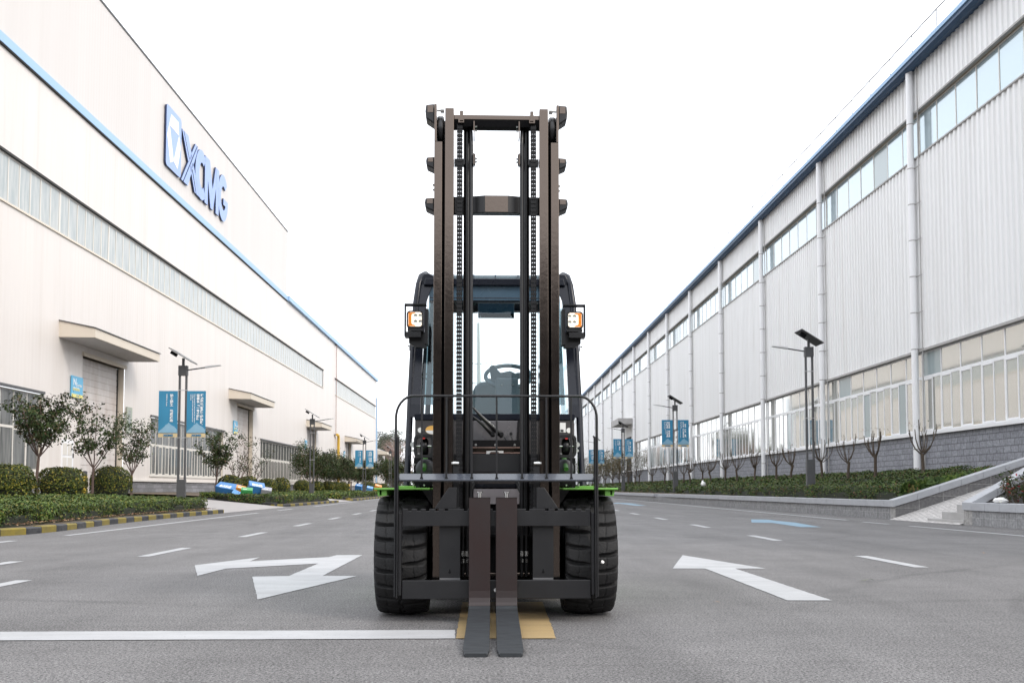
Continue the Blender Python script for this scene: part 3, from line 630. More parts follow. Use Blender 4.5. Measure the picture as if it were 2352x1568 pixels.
em = raised('emblem', [rc], ey0, ey1, 18.45, 21.85)
WSG = mat('sign_white', (.85, .85, .85), .5)
raised('emblem_hexagon', [[(.27, .09), (.5, .17), (.2, .69), (.3, .9), (.05, .5)], [(.2, .69), (.83, .685), (.78, .9), (.3, .9)], [(.76, .1), (.95, .5), (.83, .685), (.5, .17)]], ey0, ey1, 18.45, 21.85, .14, .15, WSG, em, WSG)
zb, zt = 18.45, 21.4
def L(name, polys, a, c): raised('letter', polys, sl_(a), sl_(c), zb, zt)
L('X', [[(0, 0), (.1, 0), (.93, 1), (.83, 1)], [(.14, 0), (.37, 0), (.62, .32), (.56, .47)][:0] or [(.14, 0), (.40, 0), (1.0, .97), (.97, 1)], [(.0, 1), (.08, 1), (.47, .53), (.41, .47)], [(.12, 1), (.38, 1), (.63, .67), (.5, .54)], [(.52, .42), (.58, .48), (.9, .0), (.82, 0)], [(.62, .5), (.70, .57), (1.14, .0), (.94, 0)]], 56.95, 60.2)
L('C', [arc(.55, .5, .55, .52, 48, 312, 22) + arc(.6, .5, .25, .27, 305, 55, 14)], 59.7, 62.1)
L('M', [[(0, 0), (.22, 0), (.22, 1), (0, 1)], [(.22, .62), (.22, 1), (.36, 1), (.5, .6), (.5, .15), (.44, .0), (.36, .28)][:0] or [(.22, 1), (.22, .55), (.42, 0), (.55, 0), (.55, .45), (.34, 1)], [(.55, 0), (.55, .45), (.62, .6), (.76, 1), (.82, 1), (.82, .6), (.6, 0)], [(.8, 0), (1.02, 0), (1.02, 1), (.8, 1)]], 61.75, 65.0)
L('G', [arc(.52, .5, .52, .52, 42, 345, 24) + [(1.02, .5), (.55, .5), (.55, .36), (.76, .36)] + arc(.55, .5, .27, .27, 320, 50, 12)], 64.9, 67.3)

# bay signs beside the doors
SB = mat('sign_light_blue', (.12, .42, .66), .45, var=.3, vs=4, col2=(.16, .48, .7)); SY = mat('sign_yellow', (.78, .70, .22), .45); SGW = mat('sign_lettering', (.82, .85, .88), .5)
def bay_sign(ya, yc, z0, z1, num, where):
    a, c = sl_(ya), sl_(yc); r = empty('bay_sign', (-17.5 + .0129 * a + .03, 50 + a, z0), -.0129, label=f'light blue and yellow wall board beside the {where} roller door of the cream hall', cat='sign', group='bay number boards')
    w_, h = c - a, z1 - z0
    MB().box(0, .05, 0, w_, 0, h).build('board', SB, r, bevel=.01)
    MB().box(.051, .056, .0, w_, .0, .15).build('yellow_band', SY, r)
    pl = lambda y, z: (lambda tx, ty, tz: (.056 + tz, y + tx, z + ty))
    text('N', .42, 'lettering', SGW, r, pl(.14, h - .40), bold=.008); text(num, .24, 'lettering', SGW, r, pl(.46, h - .44), bold=.006)
    text('智能制造', .1, 'lettering', SGW, r, pl(.62, h - .42), bold=.003); text('Intelligent Workshop', .075, 'lettering', SGW, r, pl(.14, h - .53), bold=.002)
    text('XCMG', .1, 'lettering', BANL, r, pl(w_ * .4, .04), bold=.003); text('安全 质量 效率', .11, 'lettering', SY, r, pl(.1, .3), bold=.003)
bay_sign(42.6, 43.8, 4.7, 5.62, '5', 'nearest'); bay_sign(70.2, 71.3, 4.6, 5.5, '6', 'second'); bay_sign(98.4, 99.5, 4.5, 5.4, '7', 'third'); bay_sign(125.8, 127, 4.4, 5.3, '8', 'farthest')
a = sl_(49.25); nb = empty('notice_board', (-17.5 + .0129 * a + .03, 50 + a, 3.5), -.0129, label='tall narrow pale green notice board on the wall right of the nearest roller door', cat='notice board')
MB().box(0, .05, 0, .68, 0, 1.3).build('board', mat('board_green', (.33, .37, .30), .5, var=.8, vs=3, col2=(.42, .43, .38)), nb)
b = MB(); [b.box(.051, .055, .12 + .07 * (i % 2), .5, .15 + i * .13, .2 + i * .13) for i in range(8)]; b.build('printed_lines', mat('print_grey', (.25, .26, .3), .6), nb)

# ================================================================== RIGHT HALL
RH = empty('warehouse', (15, 40, 0), -.008, label='long pale grey corrugated hall with white downpipes and blue roof edge', cat='building')
ra, rz_ = -35.2, 148.0; cols_ = [-6.63 + 9.5 * k for k in range(-3, 17)]
MB().box(-.02, .4, ra, rz_, 1.0, 2.58).build('block_base', BLK, RH)
MB().box(-.13, .05, ra, rz_, 2.58, 2.68).build('sill', WHF, RH)
def corr(z0, z1):
    b = MB(); P_ = []; y = ra
    while y < rz_: P_ += [(-.0, y), (-.0, y + .12), (-.05, y + .15), (-.05, y + .25)]; y += .3
    b.add([(x, y, z0) for x, y in P_] + [(x, y, z1) for x, y in P_], [(i, i + 1, len(P_) + i + 1, len(P_) + i) for i in range(len(P_) - 1)])
    return b
b = corr(5.5, 12.12); b2 = corr(13.74, 15.3); b.add(b2.v, b2.f); b.build('wall', WR, RH)
MB().box(.01, .35, ra, rz_, 5.47, 12.14).box(.01, .35, ra, rz_, 13.72, 15.3).box(.3, .35, ra, rz_, 2.68, 5.47).box(.3, .35, ra, rz_, 12.14, 13.72).build('wall_backing', CREAM, RH)
MB().box(-.1, .02, ra, rz_, 5.42, 5.5).box(-.09, .02, ra, rz_, 13.68, 13.74).build('drip_flashing', CONC, RH)
MB().box(-.08, .02, ra, rz_, 12.1, 12.15).build('upper_sill', CONC, RH)
MB().prism([(-.45, 15.18), (-.45, 15.44), (.2, 15.44), (.2, 15.3), (-.3, 15.12)], 'y', ra, rz_).build('gutter', TRIMD, RH)
MB().box(-.50, -.45, ra, rz_, 15.31, 15.45).build('blue_edge_strip', TRIMB, RH)
MB().prism([(.2, 15.5), (14, 17.4), (28, 15.5), (28, 1), (27.8, 1), (27.8, 15.2), (.2, 15.3)], 'y', ra, rz_).build('roof', POLE, RH)
MB().box(.35, 28, ra, ra + .2, 1, 15.3).box(.35, 28, rz_ - .2, rz_, 1, 15.3).build('end_wall', WR, RH)
b = MB(); y = ra; k = 0
while y < rz_: b.cyl((-.1, y, 15.45), (-.1, y, 16.45), .014, 5); y += 1.9
b.tube([(-.1, ra, 16.45), (-.1, rz_, 16.45)], .02, 5); b.build('roof_rail', POLE, RH)
for k in range(len(cols_) - 1):
    a, c = cols_[k] + .02, cols_[k + 1] - .02
    if c > rz_: break
    if k != 10:
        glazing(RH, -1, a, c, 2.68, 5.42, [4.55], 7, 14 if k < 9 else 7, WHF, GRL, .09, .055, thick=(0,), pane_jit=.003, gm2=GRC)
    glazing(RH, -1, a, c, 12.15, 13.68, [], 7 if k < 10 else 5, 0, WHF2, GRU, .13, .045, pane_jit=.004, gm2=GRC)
    b = MB(); y = cols_[k]; b.cyl((-.2, y, 1.2), (-.2, y, 15.3), .115, 14); dp = b.build('downpipe', PIPE, RH)
    for z in (2.1, 5.5, 6.75, 8.0, 9.25, 10.5, 11.75, 13.3): MB().cyl((-.2, y, z), (-.2, y, z + .035), .12, 10).box(-.115, -.09, y - .46, y + .02, z, z + .025).build('pipe_clamp', CONC, dp)
    b = MB(); MB().cyl((-.11, y - .4, 1.2), (-.11, y - .4, 15.2), .022, 5).build('earthing_wire', CONC, dp)
a = cols_[10]; MB().box(-.06, .25, a + .3, a + 9.3, 2.68, 5.42).build('wall_infill', WR, RH)
dr = MB().box(-.12, 0, a + 3.0, a + 6.2, 1.2, 6.2).build('door', DARK, RH); MB().box(-1.6, -.05, a + 1.5, a + 7.6, 7.4, 8.0).build('canopy', CONC, RH)

# ================================================================== STREET LAMPS AND BANNERS
def lamp(x, y, z, side, label, sc=1., two=False, back=None):
    r = empty('street_lamp', (x, y, z), label=label, cat='street lamp', group='solar street lamps along both verges'); r.scale = (sc,) * 3
    MB().box(-.135, .135, -.07, .07, -.2, .88).build('base_box', POLE, r, bevel=.006)
    b = MB(); b.box(-.133, -.077, -.04, .04, .88, 4.22).box(.077, .133, -.04, .04, .88, 4.22); b.build('pole', POLE, r)
    MB().box(-.14, .14, -.08, .08, 4.2, 4.52).build('control_box', POLE, r, bevel=.006)
    for z0 in (2.2, 3.72): MB().box(-.15, .15, -.05, -.042, z0, z0 + .02).box(-.15, .15, .042, .05, z0, z0 + .02).build('banner_bracket', GALV, r)
    for s in ((side, -side) if two else (side,)):
        MB().tube([(s * .14, 0, 4.38), (s * .72, 0, 4.47)], .022, 8).build('arm', POLE, r)
        MB().prism([(s * .70, 4.45), (s * 1.2, 4.53), (s * 1.2, 4.545), (s * .9, 4.53), (s * .70, 4.50)], 'y', -.07, .07).build('lamp_head', GALV, r)
    MB().box(-.035, .035, -.035, .035, 4.52, 4.76).build('mast_stub', POLE, r)
    p = MB(); p.obox((.0, -.05, 4.82), (.84, .75, .03), (0, R(32), 0)); pv = p.build('solar_panel', back or PVB, r)
    MB().obox((.008, -.05, 4.836), (.80, .71, .01), (0, R(32), 0)).build('solar_cells', PVD, pv)
    MB().obox((-.25, -.18, 4.88), (.2, .14, .1), (0, R(32), 0)).build('battery_box', BLKF, pv)
    return r
def banner(x, y, z, sc, cols, label, small=()):
    """hanging cloth panel .6 x 1.48, lower left corner at x, z; cols = (x, top, size, characters)"""
    r = empty('banner', (x, y, z), label=label, cat='banner', group='teal lamp post banners'); r.scale = (sc,) * 3; W_, H_ = .6, 1.48
    b = MB(); nx, nz = 6, 12
    def wob(u, v): return .006 * math.sin(u * 5 + v * 3 + x) + .004 * math.sin(v * 9 + y)
    b.add([(W_ * i / nx, wob(i / nx, j / nz), .125 + (H_ - .125) * j / nz) for j in range(nz + 1) for i in range(nx + 1)], [(j * (nx + 1) + i, j * (nx + 1) + i + 1, (j + 1) * (nx + 1) + i + 1, (j + 1) * (nx + 1) + i) for j in range(nz) for i in range(nx)])
    o = b.build('cloth', BAN, r); sdf = o.modifiers.new('thick', 'SOLIDIFY'); sdf.thickness = .004; sdf.offset = 1
    MB().box(0, W_, -.003, .003, 0, .125).build('sand_band', BANY, r)
    MB().prism([(.01, .14), (.59, .14), (.59, .24), (.50, .34), (.42, .38), (.35, .44), (.33, .47), (.29, .42), (.24, .40), (.19, .33), (.13, .28), (.06, .22), (.01, .17)], 'y', -.016, -.012).build('mountain_print', BANM, r)
    pl = lambda X, Z: (lambda tx, ty, tz: (X + tx, -.017 - tz, Z + ty))
    for (cx, top, size, s) in cols: text('\n'.join(s), size, 'lettering', BANW, r, pl(cx, H_ - top - size * .85), line=1.0 if True else 1, bold=.004)
    for (cx, top, size, s) in small:
        text(s, size, 'small_lettering', BANW, r, (lambda X, Z: (lambda tx, ty, tz: (X + ty, -.017 - tz, Z - tx)))(cx, H_ - top), bold=.001)
    text('XCMG', .088, 'logo', BANL, r, pl(.17, .03), bold=.006, sx=1.15)
    return r
left_l = [(-9.6, 32.1), (-9.6, 56.4), (-9.6, 81.3), (-9.6, 104), (-9.6, 128)]
for i, (x, y) in enumerate(left_l): lamp(x, y, .2, 1, f'dark grey twin post solar street lamp, {ORD[i]} on the verge of the cream hall', two=(i == 2))
right_l = [(11.1, 33.4), (11.1, 57.0), (11.2, 79), (11.6, 101), (12, 124)]
for i, (x, y) in enumerate(right_l): lamp(x, y, .85, -1, f'dark grey twin post solar street lamp, {ORD[i]} in the right hedge bed', 1.05, back=POLE)
T_A = [(.36, .1, .1, '徐工徐工\u3000助您成功')]; S_A = [(.24, .1, .05, 'XCMG for Success')]
T_B = [(.43, .1, .098, '坚决落地智改数转网联'), (.31, .1, .098, '董事长﹃一号工程﹄')]
S_B = [(.24, .1, .042, "Firmly implement the Chairman-level 'No.1 Project' of"), (.18, .1, .042, 'intelligent transformation, digital transformation and'), (.12, .1, .042, 'networking')]
T_C = [(.36, .1, .095, '担当精神\u3000革命精神'), (.25, .1, .095, '创新精神\u3000登顶精神')]; S_C = [(.19, .1, .04, 'Spirit of Responsibility, Spirit of Revolution'), (.13, .1, .04, 'Innovation, Summit Spirit')]
T_D = [(.36, .22, .095, '安全\u3000绿色\u3000智能'), (.26, .1, .072, '徐工装备\u3000让施工更有价值')]; S_D = [(.19, .1, .04, 'Safe, Green, Intelligent'), (.13, .1, .04, 'XCMG equipment makes construction more valuable')]
T_E = [(.43, .1, .095, '技术领先\u3000用不毁'), (.31, .1, .095, '做成工艺')]
def pair(x, y, z, sc, A, B, where, la, lb):
    banner(x - .745 * sc, y - .045, z + 2.225 * sc, sc, *A, label=f'teal banner, {la}, left side of the {where}')
    banner(x + .145 * sc, y - .045, z + 2.225 * sc, sc, *B, label=f'teal banner, {lb}, right side of the {where}')
def fixlab(): pass
_b = banner
def banner(x, y, z, sc, cols, small, label): return _b(x, y, z, sc, cols, label, small)
pair(-9.6, 32.1, .2, 1, (T_A, S_A), (T_B, S_B), 'nearest lamp by the cream hall', 'one column', 'two long columns')
pair(-9.6, 81.3, .2, 1, (T_A, S_A), (T_C, S_C), 'third lamp by the cream hall', 'one column', 'two columns')
pair(11.1, 57, .85, 1.05, (T_C, S_C), (T_D, S_D), 'second lamp in the right hedge', 'two equal columns', 'thin and thick column')
pair(11.2, 79, .85, 1.05, (T_E, S_C), (T_D, S_D), 'third lamp in the right hedge', 'short and long column', 'thin and thick column')
pair(11.6, 101, .85, 1.05, (T_C, S_C), (T_D, S_D), 'fourth lamp in the right hedge', 'two tiny columns', 'tiny columns')

# ================================================================== PLANTS
def hedge(name, fp, zf, zb, base, dens, size, m, label, cat='hedge', seed=1, bulge=.05):
    """clipped hedge: fp = list of rows (y, xfront, xback); zf/zb height of the clipped top at front/back; dens leaves per m2 as function of y"""
    r = empty(name, (0, 0, 0), label=label, cat=cat); rr = np.random.default_rng(seed)
    sgn = 1 if fp[0][2] > fp[0][1] else -1
    ysr = np.array([q[0] for q in fp]); xf = np.array([q[1] for q in fp]); xb = np.array([q[2] for q in fp])
    def ztop(u, y): return zf + (zb - zf) * np.clip(u, 0, 1)
    # core
    n = max(8, int((ysr[-1] - ysr[0]) / 1.2)); yy = np.linspace(ysr[0] + .06, ysr[-1] - .06, n); b = MB(); P_ = []
    ug = np.array([0, 0, .03, .15, .3, .45, .6, .75, .9, .97, 1, 1]); top = np.array([0, .6, 1, 1, 1, 1, 1, 1, 1, 1, .6, 0])
    for y in yy:
        a, c = np.interp(y, ysr, xf) + sgn * .05, np.interp(y, ysr, xb) - sgn * .05
        for u, t in zip(ug, top):
            x = a + (c - a) * u; bs = np.interp(u, [0, 1], base); z = bs + (ztop(u, y) - .05 - bs) * t; P_.append((x, y, z))
    P_ = np.array(P_); P_[:, 2] += snoise(P_, 2.5, seed) * .03 * (np.tile(top, n) > .5)
    k = len(ug); b.smooth = False
    b.add(P_.tolist(), [(i * k + j, (i + 1) * k + j, (i + 1) * k + j + 1, i * k + j + 1) for i in range(n - 1) for j in range(k - 1)] + [tuple(range(k)), tuple(range((n - 1) * k, n * k))])
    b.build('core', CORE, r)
    pts, nrm, sz = [], [], []
    step = 2.0
    y = ysr[0]
    while y < ysr[-1]:
        y2 = min(y + step, ysr[-1]); ym = .5 * (y + y2); d = dens(ym); s_ = size(ym)
        a, c = np.interp(ym, ysr, xf), np.interp(ym, ysr, xb); wdt = abs(c - a)
        nt = int(d * wdt * (y2 - y)); Y = rr.uniform(y, y2, nt); u = rr.uniform(0, 1, nt)
        A_, C_ = np.interp(Y, ysr, xf), np.interp(Y, ysr, xb)
        X = A_ + (C_ - A_) * u; Z = ztop(u, Y) + rr.normal(0, .018, nt) - .01
        pts.append(np.c_[X, Y, Z]); nrm.append(np.tile([0, 0, 1.], (nt, 1)) + np.c_[-sgn * .5 * np.exp(-u * 30), np.zeros(nt), np.zeros(nt)]); sz.append(np.full(nt, s_))
        for side, sg_ in ((0, -sgn), (1, sgn)):
            if side == 1 and name != 'x' and sgn == 1: continue
            bs = base[side]; h = (zf if side == 0 else zb) - bs; ns = int(d * 1.25 * h * (y2 - y))
            Y = rr.uniform(y, y2, ns); Xs = np.interp(Y, ysr, xf if side == 0 else xb); v = rr.uniform(0, 1, ns) ** .85
            pts.append(np.c_[Xs - sg_ * .02 + rr.normal(0, .02, ns) - sg_ * .06 * (1 - v), Y, bs + .03 + (h - .03) * v]); nrm.append(np.tile([sg_ * 1., 0, .35], (ns, 1))); sz.append(np.full(ns, s_))
        y = y2
    for e, yy_ in ((-1, ysr[0]), (1, ysr[-1])):
        a, c = np.interp(yy_, ysr, xf), np.interp(yy_, ysr, xb); d = dens(yy_); h = zf - base[0]; ns = int(d * 1.2 * h * abs(c - a)); u = rr.uniform(0, 1, ns); v = rr.uniform(0, 1, ns)
        zt_ = ztop(u, yy_); bs = base[0] + (base[1] - base[0]) * u
        pts.append(np.c_[a + (c - a) * u, yy_ + rr.normal(0, .02, ns), bs + (zt_ - bs) * v]); nrm.append(np.tile([0, e * 1., .3], (ns, 1))); sz.append(np.full(ns, s_))
    P = np.concatenate(pts); Nn = np.concatenate(nrm); Z = np.concatenate(sz)
    nz = snoise(P, 1.6, seed + 3); P = P + Nn * (nz * bulge)[:, None] + np.c_[np.zeros(len(P)), np.zeros(len(P)), snoise(P, 7, seed + 5) * .02]
    # stray shoots
    k = int(len(P) * .02); idx = rr.choice(len(P), k); P[idx] += Nn[idx] * rr.uniform(.02, .09, k)[:, None]
    leaf_obj('leaves', P, Nn, Z, m, r, tilt=.8)
    return r
dl = lambda a, p=1.6, lo=25: (lambda y: max(lo, a * (26 / max(y, 18)) ** p))
sz_ = lambda a: (lambda y: a * max(1, y / 34))
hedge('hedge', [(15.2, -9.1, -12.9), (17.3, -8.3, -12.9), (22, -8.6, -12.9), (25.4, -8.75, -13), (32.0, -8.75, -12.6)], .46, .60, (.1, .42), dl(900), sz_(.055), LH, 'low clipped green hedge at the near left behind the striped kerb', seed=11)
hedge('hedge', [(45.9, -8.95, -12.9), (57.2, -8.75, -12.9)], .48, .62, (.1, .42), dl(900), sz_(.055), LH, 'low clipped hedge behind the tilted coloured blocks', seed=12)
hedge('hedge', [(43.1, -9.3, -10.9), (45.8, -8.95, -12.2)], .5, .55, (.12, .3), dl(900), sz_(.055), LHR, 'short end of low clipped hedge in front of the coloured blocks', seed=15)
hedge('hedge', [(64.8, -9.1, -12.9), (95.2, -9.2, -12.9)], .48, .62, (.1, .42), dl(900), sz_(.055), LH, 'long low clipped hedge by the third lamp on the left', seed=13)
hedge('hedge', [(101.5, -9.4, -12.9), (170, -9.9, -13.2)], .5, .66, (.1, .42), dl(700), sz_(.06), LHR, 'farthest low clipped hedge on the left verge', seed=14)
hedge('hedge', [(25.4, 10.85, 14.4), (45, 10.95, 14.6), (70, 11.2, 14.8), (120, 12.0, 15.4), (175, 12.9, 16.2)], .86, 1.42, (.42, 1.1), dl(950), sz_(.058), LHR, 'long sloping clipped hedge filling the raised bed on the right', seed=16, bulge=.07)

def shrub(x, y, z, rad, h, label, seed, n=2600, size=.062, m=LS):
    r = empty('round_shrub', (x, y, z), label=label, cat='shrub', group='clipped round shrubs by the cream hall'); rr = np.random.default_rng(seed)
    v = rr.normal(0, 1, (n, 3)); v /= np.linalg.norm(v, axis=1)[:, None]; v[:, 2] = np.abs(v[:, 2]) * 1.0 - .32 * (rr.random(n) < .35)
    v /= np.linalg.norm(v, axis=1)[:, None]
    sq = 1 + .10 * (np.abs(v[:, 2]) ** 2) * (1 - np.abs(v[:, 2]) ** 2) * 4
    rad_ = 1 + snoise(v, 3, seed) * .07; P = v * rad_[:, None] * sq[:, None] * np.array([rad, rad, h * .62]) + np.array([0, 0, h * .38]); P *= rr.normal(1, .02, n)[:, None]
    leaf_obj('leaves', P, v, size, m, r, tilt=.9)
    b = MB(); b.lathe([(0.02, rad * .55), (h * .15, rad * .8), (h * .4, rad * .9), (h * .65, rad * .82), (h * .85, rad * .55), (h * .94, rad * .2), (h * .95, .001)], (0, 0, 0), 'z', 16); b.build('core', CORE, r)
    return r
sh = [(-12.3, 26.3, .42, .62, .98), (-12.9, 31.0, .45, .70, .98), (-13.1, 35.6, .46, .70, 1.08), (-12.9, 51.4, .46, .62, 1.0), (-13, 55.6, .46, .60, .98), (-12.9, 60.2, .46, .62, .92), (-12.8, 63.6, .46, .60, .98),
      (-12.9, 71.8, .46, .58, .92), (-12.9, 78, .46, .6, .9), (-12.9, 84, .46, .6, .95), (-12.9, 88, .46, .6, .9), (-12.9, 92.3, .46, .6, .9), (-13, 113, .46, .8, 1.1), (-13, 122, .46, .7, 1.0), (-13, 131, .46, .7, 1.0)]
for i, q in enumerate(sh):
    far = q[1] > 45
    shrub(*q[:2], q[2], q[3], q[4], f'clipped round shrub with yellowish tips, {ORD[i]} along the front of the cream hall', 40 + i, n=4200 if not far else 1500, size=.062 if not far else .1)

def limb(b, p, d, L, r0, r1, segs, curl, rr, out=None):
    pts = [Vector(p)]; d = Vector(d).normalized()
    for i in range(segs):
        d = (d + Vector((rr.normal(0, .11), rr.normal(0, .11), curl))).normalized(); pts.append(pts[-1] + d * (L / segs))
    b.tube(pts, [r0 + (r1 - r0) * i / segs for i in range(segs + 1)], 6 if r0 > .012 else 4, caps=False)
    return pts
def tree(x, y, z, H, fork, spread, nlimb, nleaf, lsize, m, label, seed, group='small evergreen trees by the cream hall', bark=BARK, twigs=6, r0=.05, clump=.13, name='small_tree', cat='tree', crown='crown', lean=0.):
    r = empty(name, (x, y, z), label=label, cat=cat, group=group); rr = np.random.default_rng(seed); b = MB()
    tp = [Vector((0, 0, -.1)), Vector((rr.normal(0, .02), 0, fork * .5)), Vector((rr.normal(0, .03) + lean, 0, fork))]
    b.tube(tp, [r0 * 1.15, r0 * .95, r0 * .9], 8); tips = []
    for i in range(nlimb):
        a = 2 * math.pi * (i + rr.uniform(-.3, .3)) / nlimb; out = spread * rr.uniform(.65, 1.1); up = (H - fork) * rr.uniform(.8, 1.03)
        if i == nlimb - 1: out *= .2; up = H - fork
        L_ = math.hypot(out, up); d = Vector((math.cos(a) * out, math.sin(a) * out, up))
        d0 = Vector((d.x * 1.5, d.y * 1.5, d.z * .8))
        pts = limb(b, tp[-1] - Vector((0, 0, rr.uniform(0, fork * .12))), d0, L_ * 1.02, r0 * .5, r0 * .1, 6, .11, rr)
        for k in range(2, len(pts)): tips.append((pts[k], .6 + .1 * k))
        for t in range(twigs):
            q = pts[rr.integers(2, len(pts))]; a2 = rr.uniform(0, 6.28); d2 = Vector((math.cos(a2), math.sin(a2), rr.uniform(.1, .9)))
            pp = limb(b, q, d2, spread * rr.uniform(.3, .62), r0 * .16, r0 * .05, 3, .05, rr); tips += [(pp[2], 1), (pp[3], 1.2)]
    b.build('trunk', bark, r)
    if nleaf:
        nleaf = int(nleaf * (1.0 if y < 60 and x < 0 else 2.6 if x < 0 else .8)); lsize = lsize * (1.25 if y < 60 and x < 0 else 1.); T = np.array([t[0] for t in tips]); wgt = np.array([t[1] for t in tips]) * rr.uniform(.25, 1.6, len(tips)); wgt /= wgt.sum()
        idx = rr.choice(len(T), nleaf, p=wgt); P = T[idx] + rr.normal(0, clump, (nleaf, 3)) * np.array([1, 1, .8])
        c = T.mean(0); leaf_obj(crown, P, (P - c) + np.array([0, 0, .5]), lsize, m, r, tilt=1.3, asp=.5)
    return r
tr = [(-13.45, 30.5, .5, 3.1, 1.3, .80, 8, 4200, .08), (-13.4, 34.7, .5, 3.1, 1.0, .76, 6, 2300, .085), (-13.5, 38.8, .5, 2.75, .85, .68, 7, 2000, .08), (-13.5, 51, .5, 3.0, .9, .85, 7, 2600, .1), (-13.5, 55.3, .5, 3.3, .5, .9, 9, 500, .085), (-13.5, 58.9, .5, 2.7, .5, .8, 9, 550, .085),
      (-13.5, 77.5, .5, 3.3, .7, 1.3, 7, 1800, .13), (-13.5, 82.5, .5, 3.1, .8, 1.4, 7, 2000, .14), (-13.5, 87.6, .5, 3.2, .8, 1.4, 7, 2000, .14), (-13.5, 93, .5, 2.9, .8, 1.4, 7, 1900, .14), (-13.5, 98, .5, 2.8, .8, 1.2, 6, 900, .14),
      (-13.5, 103, .5, 3.0, .9, 1.5, 7, 1800, .16), (-13.5, 108.5, .5, 2.8, 1.0, 1.4, 7, 1800, .16), (-13.5, 117, .5, 3.1, .9, 1.5, 7, 1800, .17), (-13.4, 146, .5, 4.2, 1.1, 2.0, 7, 2200, .22)]
look = ['full dark green crown', 'open three limbed crown', 'dense upright crown', 'leaning bushy crown', 'nearly bare twigs', 'nearly bare spreading twigs'] + ['round dark crown'] * 9
for i, q in enumerate(tr): tree(*q[:6], q[6], q[7], q[8], LT, f'small tree with {look[i]}, {ORD[i]} tree along the cream hall', 70 + i, clump=.10 if q[1] < 60 else .24, r0=.045 if q[1] < 45 else .045, lean=.08 if i == 0 else 0.)

# pruned trees before the grey hall: a few variants, copied along the row
def pruned(seed):
    r = empty('pruned_tree', (0, 0, 0), cat='tree'); rr = np.random.default_rng(seed); b = MB(); fk = .62 + rr.uniform(-.08, .1)
    b.tube([(0, 0, -.2), (rr.normal(0, .03), 0, fk * .5), (rr.normal(0, .05), 0, fk)], [.055, .048, .05], 8); b.build('trunk', BARK2, r); b = MB()
    top = Vector((0, 0, fk - .03)); n = int(rr.integers(8, 12))
    for i in range(n):
        a = 6.283 * (i + rr.uniform(-.3, .3)) / n; t = rr.uniform(.1, 1.0); o = .08 + .40 * t; H = rr.uniform(.5, .98)
        p0 = top + Vector((math.cos(a) * .03, math.sin(a) * .03, rr.uniform(-.05, .08)))
        pts = [p0, p0 + Vector((math.cos(a) * o * .55, math.sin(a) * o * .55, H * .25)), p0 + Vector((math.cos(a) * o * .9, math.sin(a) * o * .9, H * .6)), p0 + Vector((math.cos(a) * o, math.sin(a) * o, H))]
        kk = rr.uniform(.7, 1.1); b.tube(pts, [.021 * kk, .018 * kk, .014 * kk, .012 * kk], 6)
        if rr.random() < .6: q = pts[2]; b.tube([q, q + Vector((math.cos(a + 1) * .06, math.sin(a + 1) * .06, H * .3))], [.011, .009], 5)
    b.build('branches', BARK2, r)
    if True:
        k = 26; P = np.array([[math.cos(a_) * .35, math.sin(a_) * .35, fk + .85] for a_ in rr.uniform(0, 6.28, k)]) + rr.normal(0, .06, (k, 3)); leaf_obj('new_shoots', P, P * 0 + [0, 0, 1], .045, LR, r)
    return r
protos = [pruned(200 + i) for i in range(5)]; used = set()
pt = [(13, 29), (12.8, 32.1), (13, 35.1), (13.1, 38.1), (12.9, 41.3), (13.1, 44.1), (12.9, 46.9), (13, 50.5), (13.1, 53.4), (12.9, 56), (13, 58.5), (13, 62), (13.1, 64.5), (13, 67.6), (13, 70.8), (13.1, 76.4), (13, 82.4), (13.1, 85.4), (13.2, 89.8)]
for i, (x, y) in enumerate(pt):
    p = protos[i % 5]; lab = f'bare pruned vase shaped tree, {ORD[i]} in the row before the grey hall'; g = 'pruned trees in the right hedge bed'; z = 1.14 if i else 1.16
    if i < 5: p.location = (x, y, z); p.rotation_euler[2] = i * 1.3; p['label'] = lab; p['group'] = g
    else: dup(p, (x, y, z), i * 1.7, lab, g, scale=.92 + .16 * ((i * 37) % 10) / 10)
for i, (x, y) in enumerate([(13.6, 95), (13.8, 100), (13.9, 106), (14, 113), (14.2, 121), (14.4, 130), (14.6, 141)]):
    tree(x, y, 1.15, 3.0, .6, 1.5, 9, 1100, .15, LY, f'leafy brownish young tree, {ORD[i]} past the pruned row by the grey hall', 300 + i, group='leafy young trees at the far right', clump=.28, bark=BARK2)

# shrub with red tips in the near right bed
r = empty('photinia_shrub', (11.12, 20.2, .4), label='green shrub with red young leaves in the near right bed', cat='shrub'); rr = np.random.default_rng(5); b = MB(); P = []
for i in range(26):
    a = rr.uniform(0, 6.28); q = rr.uniform(0, .5); p0 = Vector((math.cos(a) * q * .6, math.sin(a) * q * .6, 0)); d = Vector((math.cos(a) * .4, math.sin(a) * .4, 1))
    pts = limb(b, p0, d, rr.uniform(.45, .8), .009, .004, 4, .02, rr)
    for t in pts[2:]: P += [np.array(t) + rr.normal(0, .055, 3) for _ in range(13)]
b.build('stems', BARK2, r); P = np.array(P); leaf_obj('leaves', P, P - [0, 0, .2], .075, LR, r, asp=.4)
bg_ = empty('plastic_bag', (10.62, 20.15, .487), label='crumpled white plastic bag lying on the cap of the near right wall', cat='bag'); b = MB(); rr = np.random.default_rng(9)
g_ = 14; vs = [((.21 * math.sin(math.pi * i / g_) * math.cos(6.283 * j / g_)) * .5, (.23 * math.sin(math.pi * i / g_) * math.sin(6.283 * j / g_)) * .9, .05 + .06 * math.cos(math.pi * i / g_)) for i in range(g_ + 1) for j in range(g_)]
vs = np.array(vs); vs += rr.normal(0, .010, vs.shape); vs[:, 2] = np.maximum(vs[:, 2], .002)
